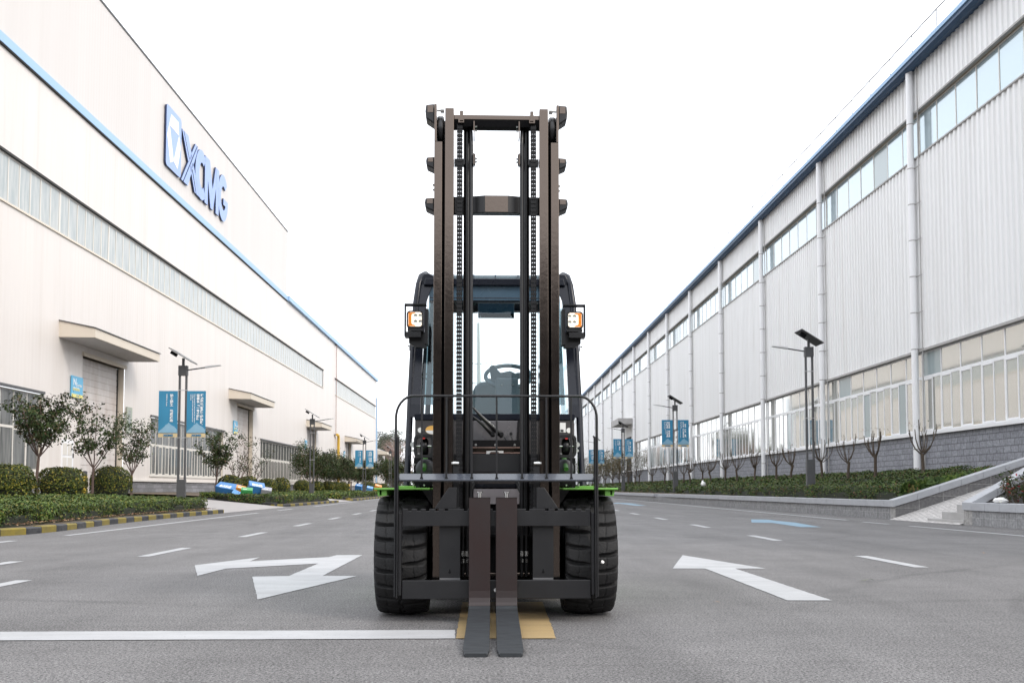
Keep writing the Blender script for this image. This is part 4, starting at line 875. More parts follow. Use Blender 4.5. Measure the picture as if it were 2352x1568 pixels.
b.smooth = True; b.add(vs.tolist(), [(i * g_ + j, i * g_ + (j + 1) % g_, (i + 1) * g_ + (j + 1) % g_, (i + 1) * g_ + j) for i in range(g_) for j in range(g_)]); b.build('bag', WHT, bg_)
MB().obox((-.04, -.12, .03), (.07, .04, .03), (0, .3, .5)).build('yellow_scrap', SY, bg_)
bw = MB(); vs = np.array([((.25 * math.sin(math.pi * i / 8) * math.cos(6.283 * j / 10)), (.25 * math.sin(math.pi * i / 8) * math.sin(6.283 * j / 10)), .2 * math.cos(math.pi * i / 8)) for i in range(9) for j in range(10)]) + rr.normal(0, .035, (90, 3)) + np.array([[0, 0, .16 * (j % 10 == 3)] for j in range(90)])
bw.smooth = True; bw.add(vs.tolist(), [(i * 10 + j, i * 10 + (j + 1) % 10, (i + 1) * 10 + (j + 1) % 10, (i + 1) * 10 + j) for i in range(8) for j in range(10)])
o = bw.build('plastic_bag', WHT); o.scale = (.5, .5, .6); o.location = (11.15, 50, 1.02); tag(o, 'white bundle caught on top of the right hedge beside the second lamp', 'bag')

# fallen leaves along the left kerb and on the road
def litter(name, n, fx, fy, z, size, m, label):
    X, Y = fx(n), fy(n); o = leaf_obj(name, np.c_[X, Y, np.full(n, z)], np.tile([0, 0, 1.], (n, 1)), size, m, tilt=.25); tag(o, label, 'fallen leaves', kind='stuff'); return o
yy = RNG.uniform(17.5, 32.3, 900); xx = np.interp(yy, [17.5, 22, 25.4, 32.4], [-8.0, -8.33, -8.5, -8.5]) - RNG.uniform(0, .35, 900)
o = leaf_obj('fallen_leaves', np.c_[xx, yy, np.full(900, .145) + RNG.uniform(0, .03, 900)], np.tile([0, 0, 1.], (900, 1)), .055, LB, tilt=.4); tag(o, 'dry brown leaves fallen between hedge and kerb on the left', 'fallen leaves', kind='stuff')
for i, (x, y, l) in enumerate([(3.22, 8.35, 'small greenish dry leaf on the asphalt right of the straight arrow'), (6.05, 11.9, 'dark curled leaf on the asphalt at the far right lane'), (1.62, 6.85, 'tiny dark scrap of leaf on the asphalt beside the right tyre')]):
    b = MB(); b.add([(-.05, 0, .006), (0, -.016, .012), (.055, 0, .022), (0, .018, .010)], [(0, 1, 2, 3)]); b.tube([(.05, 0, .02), (.08, .005, .012)], .0015, 4)
    o = b.build('dry_leaf', LB if i else LS); o.location = (x, y, .002); o.rotation_euler[2] = i * 1.3; o.scale = (1 - .3 * i,) * 3; tag(o, l, 'leaf')

# ================================================================== COLOURED BLOCKS, BOLLARDS
BC = {'blue': (.045, .19, .46), 'orange': (.62, .24, .03), 'green': (.06, .33, .09), 'grey': (.30, .30, .33), 'light blue': (.10, .28, .55)}
def cblock(x, y, z, s, rot, c, label, txt=None, cut=.3):
    r = empty('coloured_block', (x, y, z), label=label, cat='sculpture block', group='tilted coloured slogan blocks'); r.rotation_euler = rot
    w_, d_, h_ = s; pts = [(-w_ / 2, -d_ / 2 + cut * .4), (-w_ / 2 + cut, -d_ / 2), (w_ / 2, -d_ / 2), (w_ / 2, d_ / 2), (-w_ / 2, d_ / 2)] if cut else [(-w_ / 2, -d_ / 2), (w_ / 2, -d_ / 2), (w_ / 2, d_ / 2), (-w_ / 2, d_ / 2)]
    MB().prism(pts, 'z', -h_ / 2, h_ / 2).build('body', mat('block_' + c.replace(' ', '_'), BC[c], .4, var=.2, vs=3), r, bevel=.012)
    if txt: text(txt, h_ * .34, 'lettering', BANW, r, (lambda tx, ty, tz: (tx - w_ * .33, ty - .12, h_ / 2 + .002 + tz)), bold=.008)
cblock(-11.72, 46.3, .74, (1.02, .7, .40), (R(20), R(9), R(-6)), 'blue', 'big blue tilted block with white lettering, left of the orange one', '徐工徐工\n助您成功')
cblock(-11.05, 45.9, .70, (.44, .42, .36), (R(20), R(14), R(14)), 'orange', 'orange tilted block between the two big blue ones at the second bed', '创新', 0)
cblock(-10.62, 45.3, .66, (.50, .42, .26), (R(18), R(4), R(10)), 'green', 'green tilted block in front of the right big blue block', '责任', .1)
cblock(-10.50, 46.6, .78, (.72, .66, .46), (R(21), R(10), R(20)), 'blue', 'big blue tilted block with white lettering behind the green one', '担大任\n行大道', 0)
cblock(-9.98, 46.4, .66, (.46, .44, .28), (R(20), R(9), R(12)), 'grey', 'small grey tilted block, rightmost of the near cluster', '忠诚', 0)
cblock(-11.0, 44.75, .52, (.34, .3, .3), (R(40), R(28), R(10)), 'light blue', 'small light blue block half hidden in the hedge below the orange one', None, 0)
cblock(-11.85, 96.2, .92, (.66, .6, .48), (R(20), R(10), R(-10)), 'blue', 'blue tilted block behind the third left lamp', '徐工', 0)
cblock(-10.85, 96.4, .80, (.60, .6, .3), (R(20), R(14), R(5)), 'light blue', 'light blue tilted block right of the third left lamp', '担当', 0)
cblock(-10.15, 97.2, .90, (.66, .6, .46), (R(20), R(14), R(12)), 'orange', 'far orange tilted block just left of the forklift tyre', '创新', 0)
for i, (x, y, z) in enumerate([(-17.1, 43.4, .55), (-14.2, 106.5, .5), (-13.6, 109.0, .5)]):
    b = MB(); b.lathe([(0, .001), (0, .1), (.95, .1), (1.0, .06), (1.0, .001)], (0, 0, 0), 'z', 14); r = empty('bollard', (x, y, z), label=['black and yellow bollard beside the nearest roller door', 'left black and yellow bollard by the far trees', 'right black and yellow bollard by the far trees'][i], cat='bollard', group='black and yellow bollards')
    b.build('post', KB if i < 5 else KY, r)
    b = MB(); [b.lathe([(z0, .104), (z0 + .22, .104)], (0, 0, 0), 'z', 14) for z0 in (.05, .55)]; b.build('yellow_bands', mat('bollard_yellow', (.75, .5, .05), .5), r)

# ================================================================== FAR END
tree(-19.5, 205, .3, 11.5, 2.0, 2.6, 16, 5200, .34, LC, 'tall dark conifer at the far end of the street', 501, group=None, clump=.55, r0=.16, name='conifer', twigs=7)
tree(-25, 215, .3, 9, 1.0, 3.2, 12, 4200, .36, LC, 'broad dark evergreen behind the far end of the cream hall', 502, group=None, clump=.7, r0=.16, name='evergreen_tree')
tree(-15.5, 190, .3, 8.8, 1.2, 2.6, 14, 4200, .16, LRED, 'bare reddish tree behind the left guard rail of the forklift', 503, group=None, clump=.5, r0=.14, name='bare_tree', bark=BARK, twigs=9)
tree(-9, 225, .3, 9.5, 1.2, 4.2, 14, 4200, .3, LRED, 'second bare reddish tree closing the street', 504, group=None, clump=.7, r0=.16, name='bare_tree', twigs=9)
tree(1, 240, .3, 9.5, 1.2, 5, 12, 5200, .4, LC, 'wide evergreen closing the street behind the forklift', 505, group=None, clump=.9, r0=.2, name='evergreen_tree')
tree(9, 250, .3, 8, 1.2, 4, 10, 4200, .4, LC, 'rounded evergreen closing the street on the right', 506, group=None, clump=.9, r0=.2, name='evergreen_tree')
tree(-16.3, 184, .3, 5.2, .5, 2.2, 12, 3000, .2, LC, 'low dark bushy tree by the fourth left lamp', 507, group=None, clump=.45, r0=.1, name='evergreen_tree')
nd = 11000; xd = RNG.uniform(-75, 60, nd); Pd = np.c_[xd, RNG.uniform(262, 276, nd), np.zeros(nd)]
hd = 5.6 + 1.8 * np.sin(xd * .31) + 1.2 * np.sin(xd * .83 + 1); Pd[:, 2] = hd * RNG.uniform(0, 1, nd) ** .8
tag(leaf_obj('distant_trees', Pd, np.tile([0, -1., .6], (nd, 1)), 1.1, LC, tilt=1.2), 'far belt of dark trees closing the end of the street', 'trees', kind='stuff')
py = empty('power_pylon', (-1.3, 300, 0), label='pale tubular power pylon with cross arms seen through the cab window', cat='pylon')
MB().tube([(0, 0, 0), (.3, 0, 25), (0, 0, 51)], [1.1, .75, .4], 12).build('mast', mat('pylon_hazed', (.40, .43, .41), .5), py)  # pale grey paints in the haze of distance
b = MB()
for z in (38.5, 32.5, 26.5):
    for s in (-1, 1): b.tube([(0, 0, z), (s * 2.2, 0, z + .2), (s * 4.2, 0, z + .7)], [.18, .12, .06], 6); b.cyl((s * 4.0, 0, z + .6), (s * 4.0, 0, z - .9), .1, 6)
b.build('cross_arm', mat('pylon_arm', (.36, .38, .38), .5), py)

# ================================================================== FORKLIFT  (origin on the ground below the front axle)
FL = empty('forklift', (.084, 6.3, 0), label='black and green forklift truck facing the camera with two lowered forks', cat='forklift')
def tyre(side, R_=.372, x0=.415, w_=.315, name='tyre', par=None, cy=0., n=24):
    prof = [(0.03, .19), (.012, .23), (.0, .28), (.000, .325), (.003, .346), (.016, .358), (.045, .363)] + [(w_ * u, .363 + .009 * math.sin(math.pi * (u - .16) / .68)) for u in np.linspace(.19, .81, 22)] + [(w_ - .045, .363), (w_ - .016, .358), (w_ - .003, .346), (w_ - .000, .325), (w_, .28), (w_ - .012, .23), (w_ - .03, .19)]
    # finer shoulder sampling
    pr = []
    for i in range(len(prof) - 1):
        k = 3 if not (.19 * w_ < prof[i][0] < .8 * w_) else 2
        for j in range(k): t = j / k; pr.append((prof[i][0] * (1 - t) + prof[i + 1][0] * t, prof[i][1] * (1 - t) + prof[i + 1][1] * t))
    pr.append(prof[-1]); pr = np.array(pr); pr[:, 1] *= R_ / .372
    NA = n * 26; th = np.arange(NA) / NA; T, I = np.meshgrid(th, np.arange(len(pr)), indexing='ij'); X = pr[I, 0]; r = pr[I, 1].copy(); u = X / w_
    ph = T * n; v = np.abs(u - .5) * 2; off = np.where(u < .5, 0, .5)
    curve = .34 * v ** 1.4 + .05 * np.sin(v * 6.3)
    q = (ph + off + curve) % 1.0; gw = .10 + .07 * v
    groove = np.clip(1 - np.abs(q - .5) / gw * 1.0, 0, 1) ** .35 * (np.abs(q - .5) < gw)
    mid = np.abs(u - .5 - .035 * np.sin(ph * 2 * math.pi)) < .018
    sipe = ((np.abs(v - .52 - .02 * np.sin(ph * 6.283)) < .02) & (v > .1))
    ontread = np.clip((r / (R_ / .372) - .318) / .02, 0, 1)
    r -= ontread * (groove * .031 * np.clip(v * 3.2, .35, 1) + mid * .010 + sipe * .006 * (groove < .1))
    A = T * 2 * math.pi; V = np.stack([x0 + X, cy + r * np.cos(A), R_ + r * np.sin(A)], -1)
    V[..., 2] = np.maximum(V[..., 2], .002)
    if side < 0: V[..., 0] *= -1
    k = len(pr); ii, jj = np.meshgrid(np.arange(NA), np.arange(k - 1), indexing='ij'); i2 = (ii + 1) % NA
    F = np.stack([ii * k + jj, i2 * k + jj, i2 * k + jj + 1, ii * k + jj + 1], -1).reshape(-1, 4)
    if side < 0: F = F[:, ::-1]
    me = bpy.data.meshes.new(name); me.vertices.add(NA * k); me.vertices.foreach_set('co', V.reshape(-1)); me.loops.add(len(F) * 4); me.loops.foreach_set('vertex_index', F.ravel())
    me.polygons.add(len(F)); me.polygons.foreach_set('loop_start', np.arange(0, len(F) * 4, 4)); me.polygons.foreach_set('loop_total', np.full(len(F), 4)); me.materials.append(RUB); me.update(); me.validate()
    o = bpy.data.objects.new(name, me); COL.objects.link(o); o.parent = par or FL; return o
for s in (-1, 1):
    t = tyre(s); b = MB(); b.lathe([(.05, .001), (.05, .1), (.03, .12), (.05, .19), (.01, .215), (.26, .215), (.3, .19), (.3, .001)], (.415 if s > 0 else -.415, 0, .372), 'x', 28)
    if s < 0: b.v = [(-.415 - (x + .415), y, z) for x, y, z in b.v]
    b.build('rim', PB, t)
    if s > 0: MB().cyl((.618, -.345, .335), (.632, -.372, .348), .011, 6).build('white_plug', WHT, t)
    t = tyre(s, .27, .36, .2, 'rear_tyre', cy=1.75, n=18)

def rail(b, s, x0, x1, y0, y1, z0, z1): b.box(s * x0, s * x1, y0, y1, z0, z1)
for s in (-1, 1):
    # outer channel: front flange, web, rear flange; the flange stops below the roller at the top
    b = MB(); b.box(s * .333, s * .382, -.30, -.275, .15, 2.90); b.box(s * .352, s * .382, -.275, -.12, .15, 2.90); b.box(s * .333, s * .382, -.14, -.12, .15, 2.90)
    b.prism([(-.30, 2.90), (-.15, 2.90), (-.12, 3.10), (-.2, 3.14), (-.30, 3.135)], 'x', s * .367, s * .382)
    b.build('outer_mast_rail', PB, FL, bevel=.003)
    b = MB(); b.box(s * .262, s * .316, -.30, -.27, .15, 3.11); b.box(s * .262, s * .28, -.27, -.12, .15, 3.11); b.box(s * .262, s * .316, -.15, -.12, .15, 3.11)
    b.build('inner_mast_rail', PB, FL, bevel=.003)
    MB().box(s * .285, s * .35, -.22, -.20, .12, 2.92).build('rail_channel_back', BLKF, FL)
    b = MB(); b.lathe([(0, .001), (0, .088), (.008, .094), (.032, .094), (.04, .088), (.04, .001)], (s * .345 - .02, -.19, 3.0), 'x', 28); b.build('mast_roller', RUBS, FL)
    b = MB(); b.cyl((s * .33, -.27, 3.105), (s * .366, -.27, 3.105), .008, 8); b.cyl((s * .322, -.27, 3.105), (s * .345, -.27, 3.105), .017, 8); b.build('roller_bolt', STEEL, FL)
    MB().box(s * .318, s * .366, -.135, -.125, 2.88, 3.09).build('roller_well', BLKF, FL)
    # lugs: dull body paints in the dark lower reflection, glossy patch the brighter top
    for zc, h, w_ in ((3.10, .115, .055), (2.79, .07, .05), (2.53, .08, .056)):
        MB().prism([(s * .382, zc + h * .5), (s * (.382 + w_), zc + h * .45), (s * (.382 + w_ * 1.08), zc + h * .1), (s * (.382 + w_), zc - h * .3), (s * .382, zc - h * .62)], 'y', -.245, -.13).build('mast_lug', RUBS, FL, bevel=.008)
        MB().box(s * .392, s * (.382 + w_ * .82), -.2475, -.2455, zc + h * .02, zc + h * .40).build('lug_sheen', PB, FL)
    for z in (2.66, 2.63): MB().cyl((s * .38, -.2, z), (s * .396, -.2, z), .007, 6).build('bolt', STEEL, FL)
    # hydraulic tubes and hoses
    b = MB(); b.tube([(s * .183, -.2, .5), (s * .183, -.2, 3.02)], .021, 14); b.build('lift_cylinder', RUBS, FL)
    b = MB(); b.tube([(s * .155, -.26, .62), (s * .155, -.26, 2.9), (s * .158, -.25, 2.98), (s * .165, -.2, 3.02)], .0115, 10); b.build('hose', RUBS, FL)
    b = MB(); z = .68
    while z < 2.9: b.cyl((s * .155, -.26, z), (s * .155, -.26, z + .006), .0121, 8); z += .012
    b.build('hose_ribs', RUBS, FL)
    b = MB(); b.box(s * .135, s * .142, -.3, -.22, 2.93, 3.03); b.box(s * .135, s * .142, -.3, -.24, 2.76, 2.83); b.build('hose_bracket', PB, FL)
    b = MB(); [b.cyl((s * .133, -.285, z), (s * .12, -.285, z), .006, 6) for z in (3.0, 2.975, 2.80, 2.78)]; b.build('bracket_bolt', STEEL, FL)
    MB().box(s * .13, s * .147, -.285, -.24, 2.77, 2.83).build('hose_clamp', RUBS, FL); MB().box(s * .195, s * .26, -.24, -.18, 2.78, 2.815).build('hose_clamp', RUBS, FL)
    b = MB(); b.box(s * .205, s * .226, -.31, -.25, 3.03, 3.09); b.box(s * .20, s * .235, -.3, -.24, 3.02, 3.045); b.build('chain_anchor', PB, FL)
    # lift chain: packs of leaf plates on pins
    b = MB(); p = .0258; z = .90; xc = s * .2265
    while z < 3.015:
        b.box(xc - .0165, xc + .0165, -.281, -.265, z, z + .0188)
        for dx in (-.0125, 0, .0125): b.box(xc + dx - .0030, xc + dx + .0030, -.278, -.267, z + .0188, z + p)
        b.cyl((xc - .0185, -.2745, z + .0075), (xc + .0185, -.2745, z + .0075), .0045, 6); z += p
    b.build('lift_chain', CHM, FL)
    b = MB(); z = .64; xc = s * .213
    while z < .93:
        b.box(xc - .009, xc + .009, -.315, -.30, z, z + .015); b.cyl((xc - .013, -.31, z + .008), (xc + .013, -.31, z + .008), .004, 6); b.box(xc - .003, xc + .003, -.312, -.303, z + .015, z + p); z += p
    b.build('lower_chain', CHM, FL)
    MB().box(s * .222, s * .26, -.315, -.29, .66, .925).build('chain_plate', PB2, FL, bevel=.002)
    MB().cyl((s * .225, -.32, .932), (s * .262, -.32, .932), .012, 12).cyl((s * .262, -.32, .932), (s * .270, -.32, .932), .007, 6).build('chain_pin', STEEL, FL)
MB().box(-.262, .262, -.29, -.20, 3.042, 3.072).build('top_cross_beam', PB, FL, bevel=.003)
MB().prism([(-.27, 3.006), (-.20, 3.006), (-.20, 3.041), (-.288, 3.041)], 'x', -.262, .262).build('beam_underside', BLKF, FL)  # flat black paints in the shade of the sloping underside
MB().prism([(-.262, -.19), (-.19, -.19), (-.072, -.225), (.072, -.225), (.19, -.19), (.262, -.19), (.262, -.15), (-.262, -.15)], 'z', 2.483, 2.592).build('middle_cross_beam', RUBS, FL, bevel=.004)  # dull wings paint in a dark reflection beside the glossy centre plate
MB().box(-.071, .071, -.2285, -.2255, 2.486, 2.589).build('beam_plate', PB, FL, bevel=.001)
for z0, z1 in ((.885, .995), (.50, .60)): MB().box(-.26, .26, -.14, -.11, z0, z1).build('cross_beam', PB2, FL)

# carriage
def notched(z0, z1):
    P_ = [(-.553, z0), (.553, z0), (.553, z1)]; k = [.522, .500, .468, .446, .416, .395, .360, .341, .306, .285, .192, .171]
    seq = [(a, c) for a, c in zip(k[::2], k[1::2])]
    for a, c in seq: P_ += [(a, z1), (a, z1 - .013), (c, z1 - .013), (c, z1)]
    P_ += [(-.0, z1), (-.0, z1 - .013), (-.022, z1 - .013), (-.022, z1)]
    for a, c in seq[::-1]: P_ += [(-c, z1), (-c, z1 - .013), (-a, z1 - .013), (-a, z1)]
    return P_ + [(-.553, z1)]
MB().prism(notched(.562, .663), 'y', -.43, -.39).build('carriage_top_bar', PB2, FL, bevel=.002)
MB().box(-.553, .553, -.43, -.39, .138, .246).build('carriage_bottom_bar', PB2, FL, bevel=.003)
MB().cyl((-.006, -.435, .19), (-.006, -.445, .19), .0105, 6).build('stop_bolt', WHT, FL)
for s in (-1, 1):
    MB().box(s * .214, s * .338, -.388, -.37, .142, .67).build('carriage_upright', PB2, FL, bevel=.002)
    MB().box(s * .215, s * .335, -.39, -.36, .246, .256).build('weld_plate', mat('weld_grey', (.12, .12, .125), .4), FL)
    MB().cyl((s * .276, -.39, .29), (s * .276, -.392, .29), .008, 10).box(s * .276 - .003, s * .276 + .003, -.391, -.389, .29, .307).build('plug', BLKF, FL)
    MB().prism([(s * .236, .663), (s * .236, .788), (s * .282, .788), (s * .349, .69), (s * .366, .663)], 'y', -.41, -.39).build('gusset_plate', PB2, FL, bevel=.002)
    b = MB(); b.box(s * .557, s * .576, -.44, -.39, .16, .64); b.build('carriage_end_plate', PB2, FL, bevel=.002)
    # load guard mounting angle with bolts
    b = MB(); b.box(s * .577, s * .583, -.46, -.39, .145, 1.085); b.box(s * .583, s * .604, -.405, -.398, .145, 1.085); b.build('guard_angle', PB2, FL, bevel=.002)
    b = MB(); [b.cyl((s * .592, -.41, z), (s * .592, -.416, z), .0045, 6) for z in (.23, .35, .45, .57, .66)]; b.build('angle_bolt', CHM, FL)
# load guard: bent tube, bars, shelf
g_ = [(-.596, .15)] + [(-.596, 1.20)] + [(-.596 + .105 * (1 - math.cos(a)), 1.20 + .13 * math.sin(a)) for a in np.linspace(.15, math.pi / 2, 8)]
g_ = g_ + [(-x, z) for x, z in g_[::-1]]
b = MB(); b.tube([(x, -.4, z) for x, z in g_ if z > .15 or True], .0075, 8); b.build('load_guard_frame', PB2, FL)
for x in (-.443, -.297, -.147, 0, .151, .296, .443):
    MB().box(x - .0055, x + .0055, -.405, -.394, .83, 1.326).build('guard_bar', PB2, FL, bevel=.0015)
    MB().prism([(x - .013, .835), (x + .013, .835), (x + .0055, .85), (x - .0055, .85)], 'y', -.41, -.392).build('bar_weld', CHM, FL)
MB().prism([(-.415, .828), (-.395, .828), (-.365, .866), (-.37, .87), (-.415, .834)], 'x', -.575, .575).build('guard_shelf', mat('shelf_sky_tint', (.035, .042, .058), .2, spec=.9, coat=.6), FL, bevel=.001)  # blue-grey base paints in the sky's reflection on the shelf
MB().box(-.59, .59, -.418, -.40, .822, .8275).build('guard_lower_bar', PB2, FL)

# forks
def fork(x0, x1, tx0, tx1, name='fork'):
    r = empty(name, (0, 0, 0)); r.parent = FL
    b = MB(); prof = [(-.44, .73), (-.475, .73), (-.488, .16), (-.5, .11), (-.54, .082), (-.60, .074)]
    N_ = 24; L0, L1 = -.60, -1.605
    out = [(-.475, .73), (-.481, .19), (-.485, .15), (-.492, .125), (-.506, .105), (-.53, .093), (-.56, .088), (-.60, .085)]; inn = [(-.44, .73), (-.44, .16), (-.44, .10), (-.443, .075), (-.45, .06), (-.47, .05), (-.52, .045), (-.60, .043)]
    for i in range(1, 15):
        t = i / 14; y = L0 + (L1 - L0) * t; out.append((y, .085 - .068 * t ** 1.1)); inn.append((y, .043 - .041 * t))
    m_ = len(out); vs = []
    for k in range(m_):
        y = out[k][0]; t = min(1, max(0, (-.475 - y) / 1.13)); a, c = x0 + (tx0 - x0) * t, x1 + (tx1 - x1) * t
        e = max(0, (t - .95) / .05); a, c = a + .008 * e, c - .008 * e
        vs += [(a, out[k][0], out[k][1]), (c, out[k][0], out[k][1]), (c, inn[k][0], inn[k][1]), (a, inn[k][0], inn[k][1])]
    mid = (tx0 + tx1) / 2
    for k, (dx, dy) in enumerate([(.058, -.012), (.047, -.026)]):
        vs += [(mid - dx, L1 + dy, .015), (mid + dx, L1 + dy, .015), (mid + dx, L1 + dy, .002), (mid - dx, L1 + dy, .002)]
    nn = len(vs) // 4; sh_ = 4
    for lo, hi, mt, nm in ((0, 4, FORKM, 'shank'), (4, nn, FORKT, 'blade')):
        q = MB(); lim = hi + (1 if hi < nn else 0)
        q.add(vs[lo * 4:lim * 4 if hi < nn else nn * 4], [(i * 4 + j, i * 4 + (j + 1) % 4, i * 4 + 4 + (j + 1) % 4, i * 4 + 4 + j) for i in range((min(lim, nn) - lo) - 1) for j in range(4)] + [(0, 1, 2, 3), tuple((min(lim, nn) - lo - 1) * 4 + j for j in (3, 2, 1, 0))])
        q.build(nm, mt, r, bevel=.003)
    MB().cyl(((x0 + x1) / 2 - .0, -.455, .73), ((x0 + x1) / 2, -.455, .757), .0115, 12).cyl(((x0 + x1) / 2, -.455, .757), ((x0 + x1) / 2, -.455, .763), .018, 14).build('locking_pin', STEEL, r)
    return r
fork(-.162, -.038, -.177, -.05); fork(-.005, .119, -.015, .112)

# fenders
for s in (-1, 1):
    b = MB(); b.box(s * .40, s * .735, -.30, .62, .774, .786); b.build('fender', GREEN, FL, bevel=.003)
    sk = MB(); sk.prism([(s * .66, .774), (s * .72, .774), (s * .712, .735), (s * .66, .738)], 'y', -.27, .6); sk.box(s * .69, s * .705, -.27, .6, .74, .774); sk.build('fender_skirt', GREEN, FL, bevel=.002)
    MB().box(s * .50, s * .615, -.28, -.05, .786, .797).build('step_plate', GREEN, FL, bevel=.002)
    MB().box(s * .50, s * .57, .2, .35, .786, .806).build('cab_mount', BLKF, FL)
    b = MB(); [b.cyl((s * x, -.2, .797), (s * x, -.2, .812), .008, 6) for x in (.505, .575, .655)]; b.build('fender_bolt', STEEL, FL)
    MB().prism([(s * .395, .774), (s * .46, .774), (s * .41, .70), (s * .395, .68)], 'y', -.1, .5).build('inner_fender', RUBS, FL)

for s in (-1, 1): MB().box(s * .395, s * .70, .44, .46, .15, .773).build('wheel_well', BLKF, FL)
# chassis, axle and rear body
MB().box(-.41, .41, -.06, .35, .13, .5).build('axle_housing', BLKF, FL, bevel=.02)
MB().box(-.40, .40, .20, 1.2, .11, .74).build('chassis', BLKF, FL)
MB().box(-.58, .58, .72, 1.3, .14, .765).build('battery_box', GREEN, FL, bevel=.02)
MB().prism([(1.25, .16), (2.15, .2), (2.25, .5), (2.22, .95), (2.05, 1.04), (1.25, 1.0)], 'x', -.58, .58).build('counterweight', GREEN, FL, bevel=.04)
b = MB(); [b.cyl((x, -.24, .25), (x, -.24, .56), .0095, 8) for x in (-.202, -.175, .155, .183)]; b.build('mast_hose', RUBS, FL)
b = MB(); [b.cyl((x, -.26, .375), (x, -.26, .405), .012, 10).cyl((x, -.26, .335), (x, -.26, .358), .0095, 6) for x in (-.202, -.178, .155, .183)]; b.build('hose_fitting', STEEL, FL)
MB().box(-.21, .21, -.2, -.16, .22, .27).build('mast_foot_beam', PB, FL, bevel=.004)
MB().prism([(-.14, .684), (.15, .684), (.15, .78), (-.14, .78)], 'y', .03, .05).build('floor_plate', mat('floor_plate_grey', (.46, .42, .43), .3, spec=.6, var=.3, vs=8), FL)
MB().box(-.26, .26, .04, .06, .79, .812).build('floor_edge', NAVY, FL); MB().box(-.25, .25, .06, .09, .50, .684).build('tilt_frame', BLKF, FL)
for s in (-1, 1): MB().tube([(s * .12, .0, .86), (s * .15, -.03, .78), (s * .19, -.08, .68), (s * .175, -.1, .6)], .013, 8).build('hose', RUBS, FL)

MB().box(-.56, .56, .57, .60, .3, .80).build('firewall', BLKF, FL)
# cab front below the windscreen
MB().box(-.545, .545, .50, .56, .80, 1.25).build('cab_front_panel', PANEL, FL, bevel=.004)
MB().box(-.548, .548, .49, .57, 1.25, 1.292).build('windscreen_lower_frame', NAVY, FL, bevel=.003)
MB().prism([(-.146, 1.105), (.148, 1.105), (.156, 1.24), (-.146, 1.24)], 'y', .44, .455).build('nose_panel', mat('nose_grey', (.13, .125, .135), .25, spec=.7, var=.3, vs=6, col2=(.10, .095, .1)), FL, bevel=.004)
MB().prism([(.156, 1.24), (.170, 1.24), (.162, 1.105), (.150, 1.105)], 'y', .435, .45).build('nose_gasket', RUBS, FL)
MB().box(-.17, .17, .30, .33, 1.055, 1.102).build('latch_bar', BLKF, FL)
b = MB(); [b.cyl((x, .2, 1.066), (x, .185, 1.066), .009, 6) for x in (-.128, .0, .126)]; [b.cyl((x, .12, z), (x, .11, z), .009, 6) for x, z in ((-.157, .9), (.157, .9), (.19, .898))]; b.build('bolt', STEEL, FL)
MB().box(-.17, .17, .19, .26, 1.045, 1.053).box(-.17, .17, .19, .26, 1.010, 1.018).build('valve_cover_lip', mat('copper_brown', (.20, .13, .11), .25, spec=.8, coat=.4), FL)
MB().box(-.20, .20, .22, .28, .985, 1.05).build('valve_cover', PB, FL)
MB().prism([(-.058, .998), (-.045, .998), (-.030, 1.020), (.02, 1.020), (.025, 1.012), (.052, 1.012), (.052, 1.026), (-.058, 1.026)], 'y', .17, .18).build('white_plate', WHT, FL)  # small white plate in front of the valve cover
MB().box(-.20, .20, .15, .2, .885, .995).build('tilt_cross_member', PB2, FL)
b = MB(); b.tube([(.06, .40, 1.13), (.08, .39, 1.10), (.12, .39, 1.095), (.108, .41, 1.14)], .004, 6); b.cyl((.108, .42, 1.15), (.108, .41, 1.15), .011, 10); b.build('washer_tube', RUBS, FL)
for pts in ([(-.149, .37, 1.325), (-.09, .37, 1.26), (.03, .38, 1.15), (.045, .40, 1.135)], [(-.149, .38, 1.265), (-.08, .38, 1.21), (-.02, .38, 1.15), (-.015, .40, 1.14)]):
    wa = MB().tube(pts, [.006, .012, .018, .016], 8).build('wiper_arm', RUBS, FL)
    MB().cyl((pts[-1][0], .36, pts[-1][2] + .01), (pts[-1][0], .40, pts[-1][2] + .01), .014, 10).build('wiper_pivot', CHM, wa)
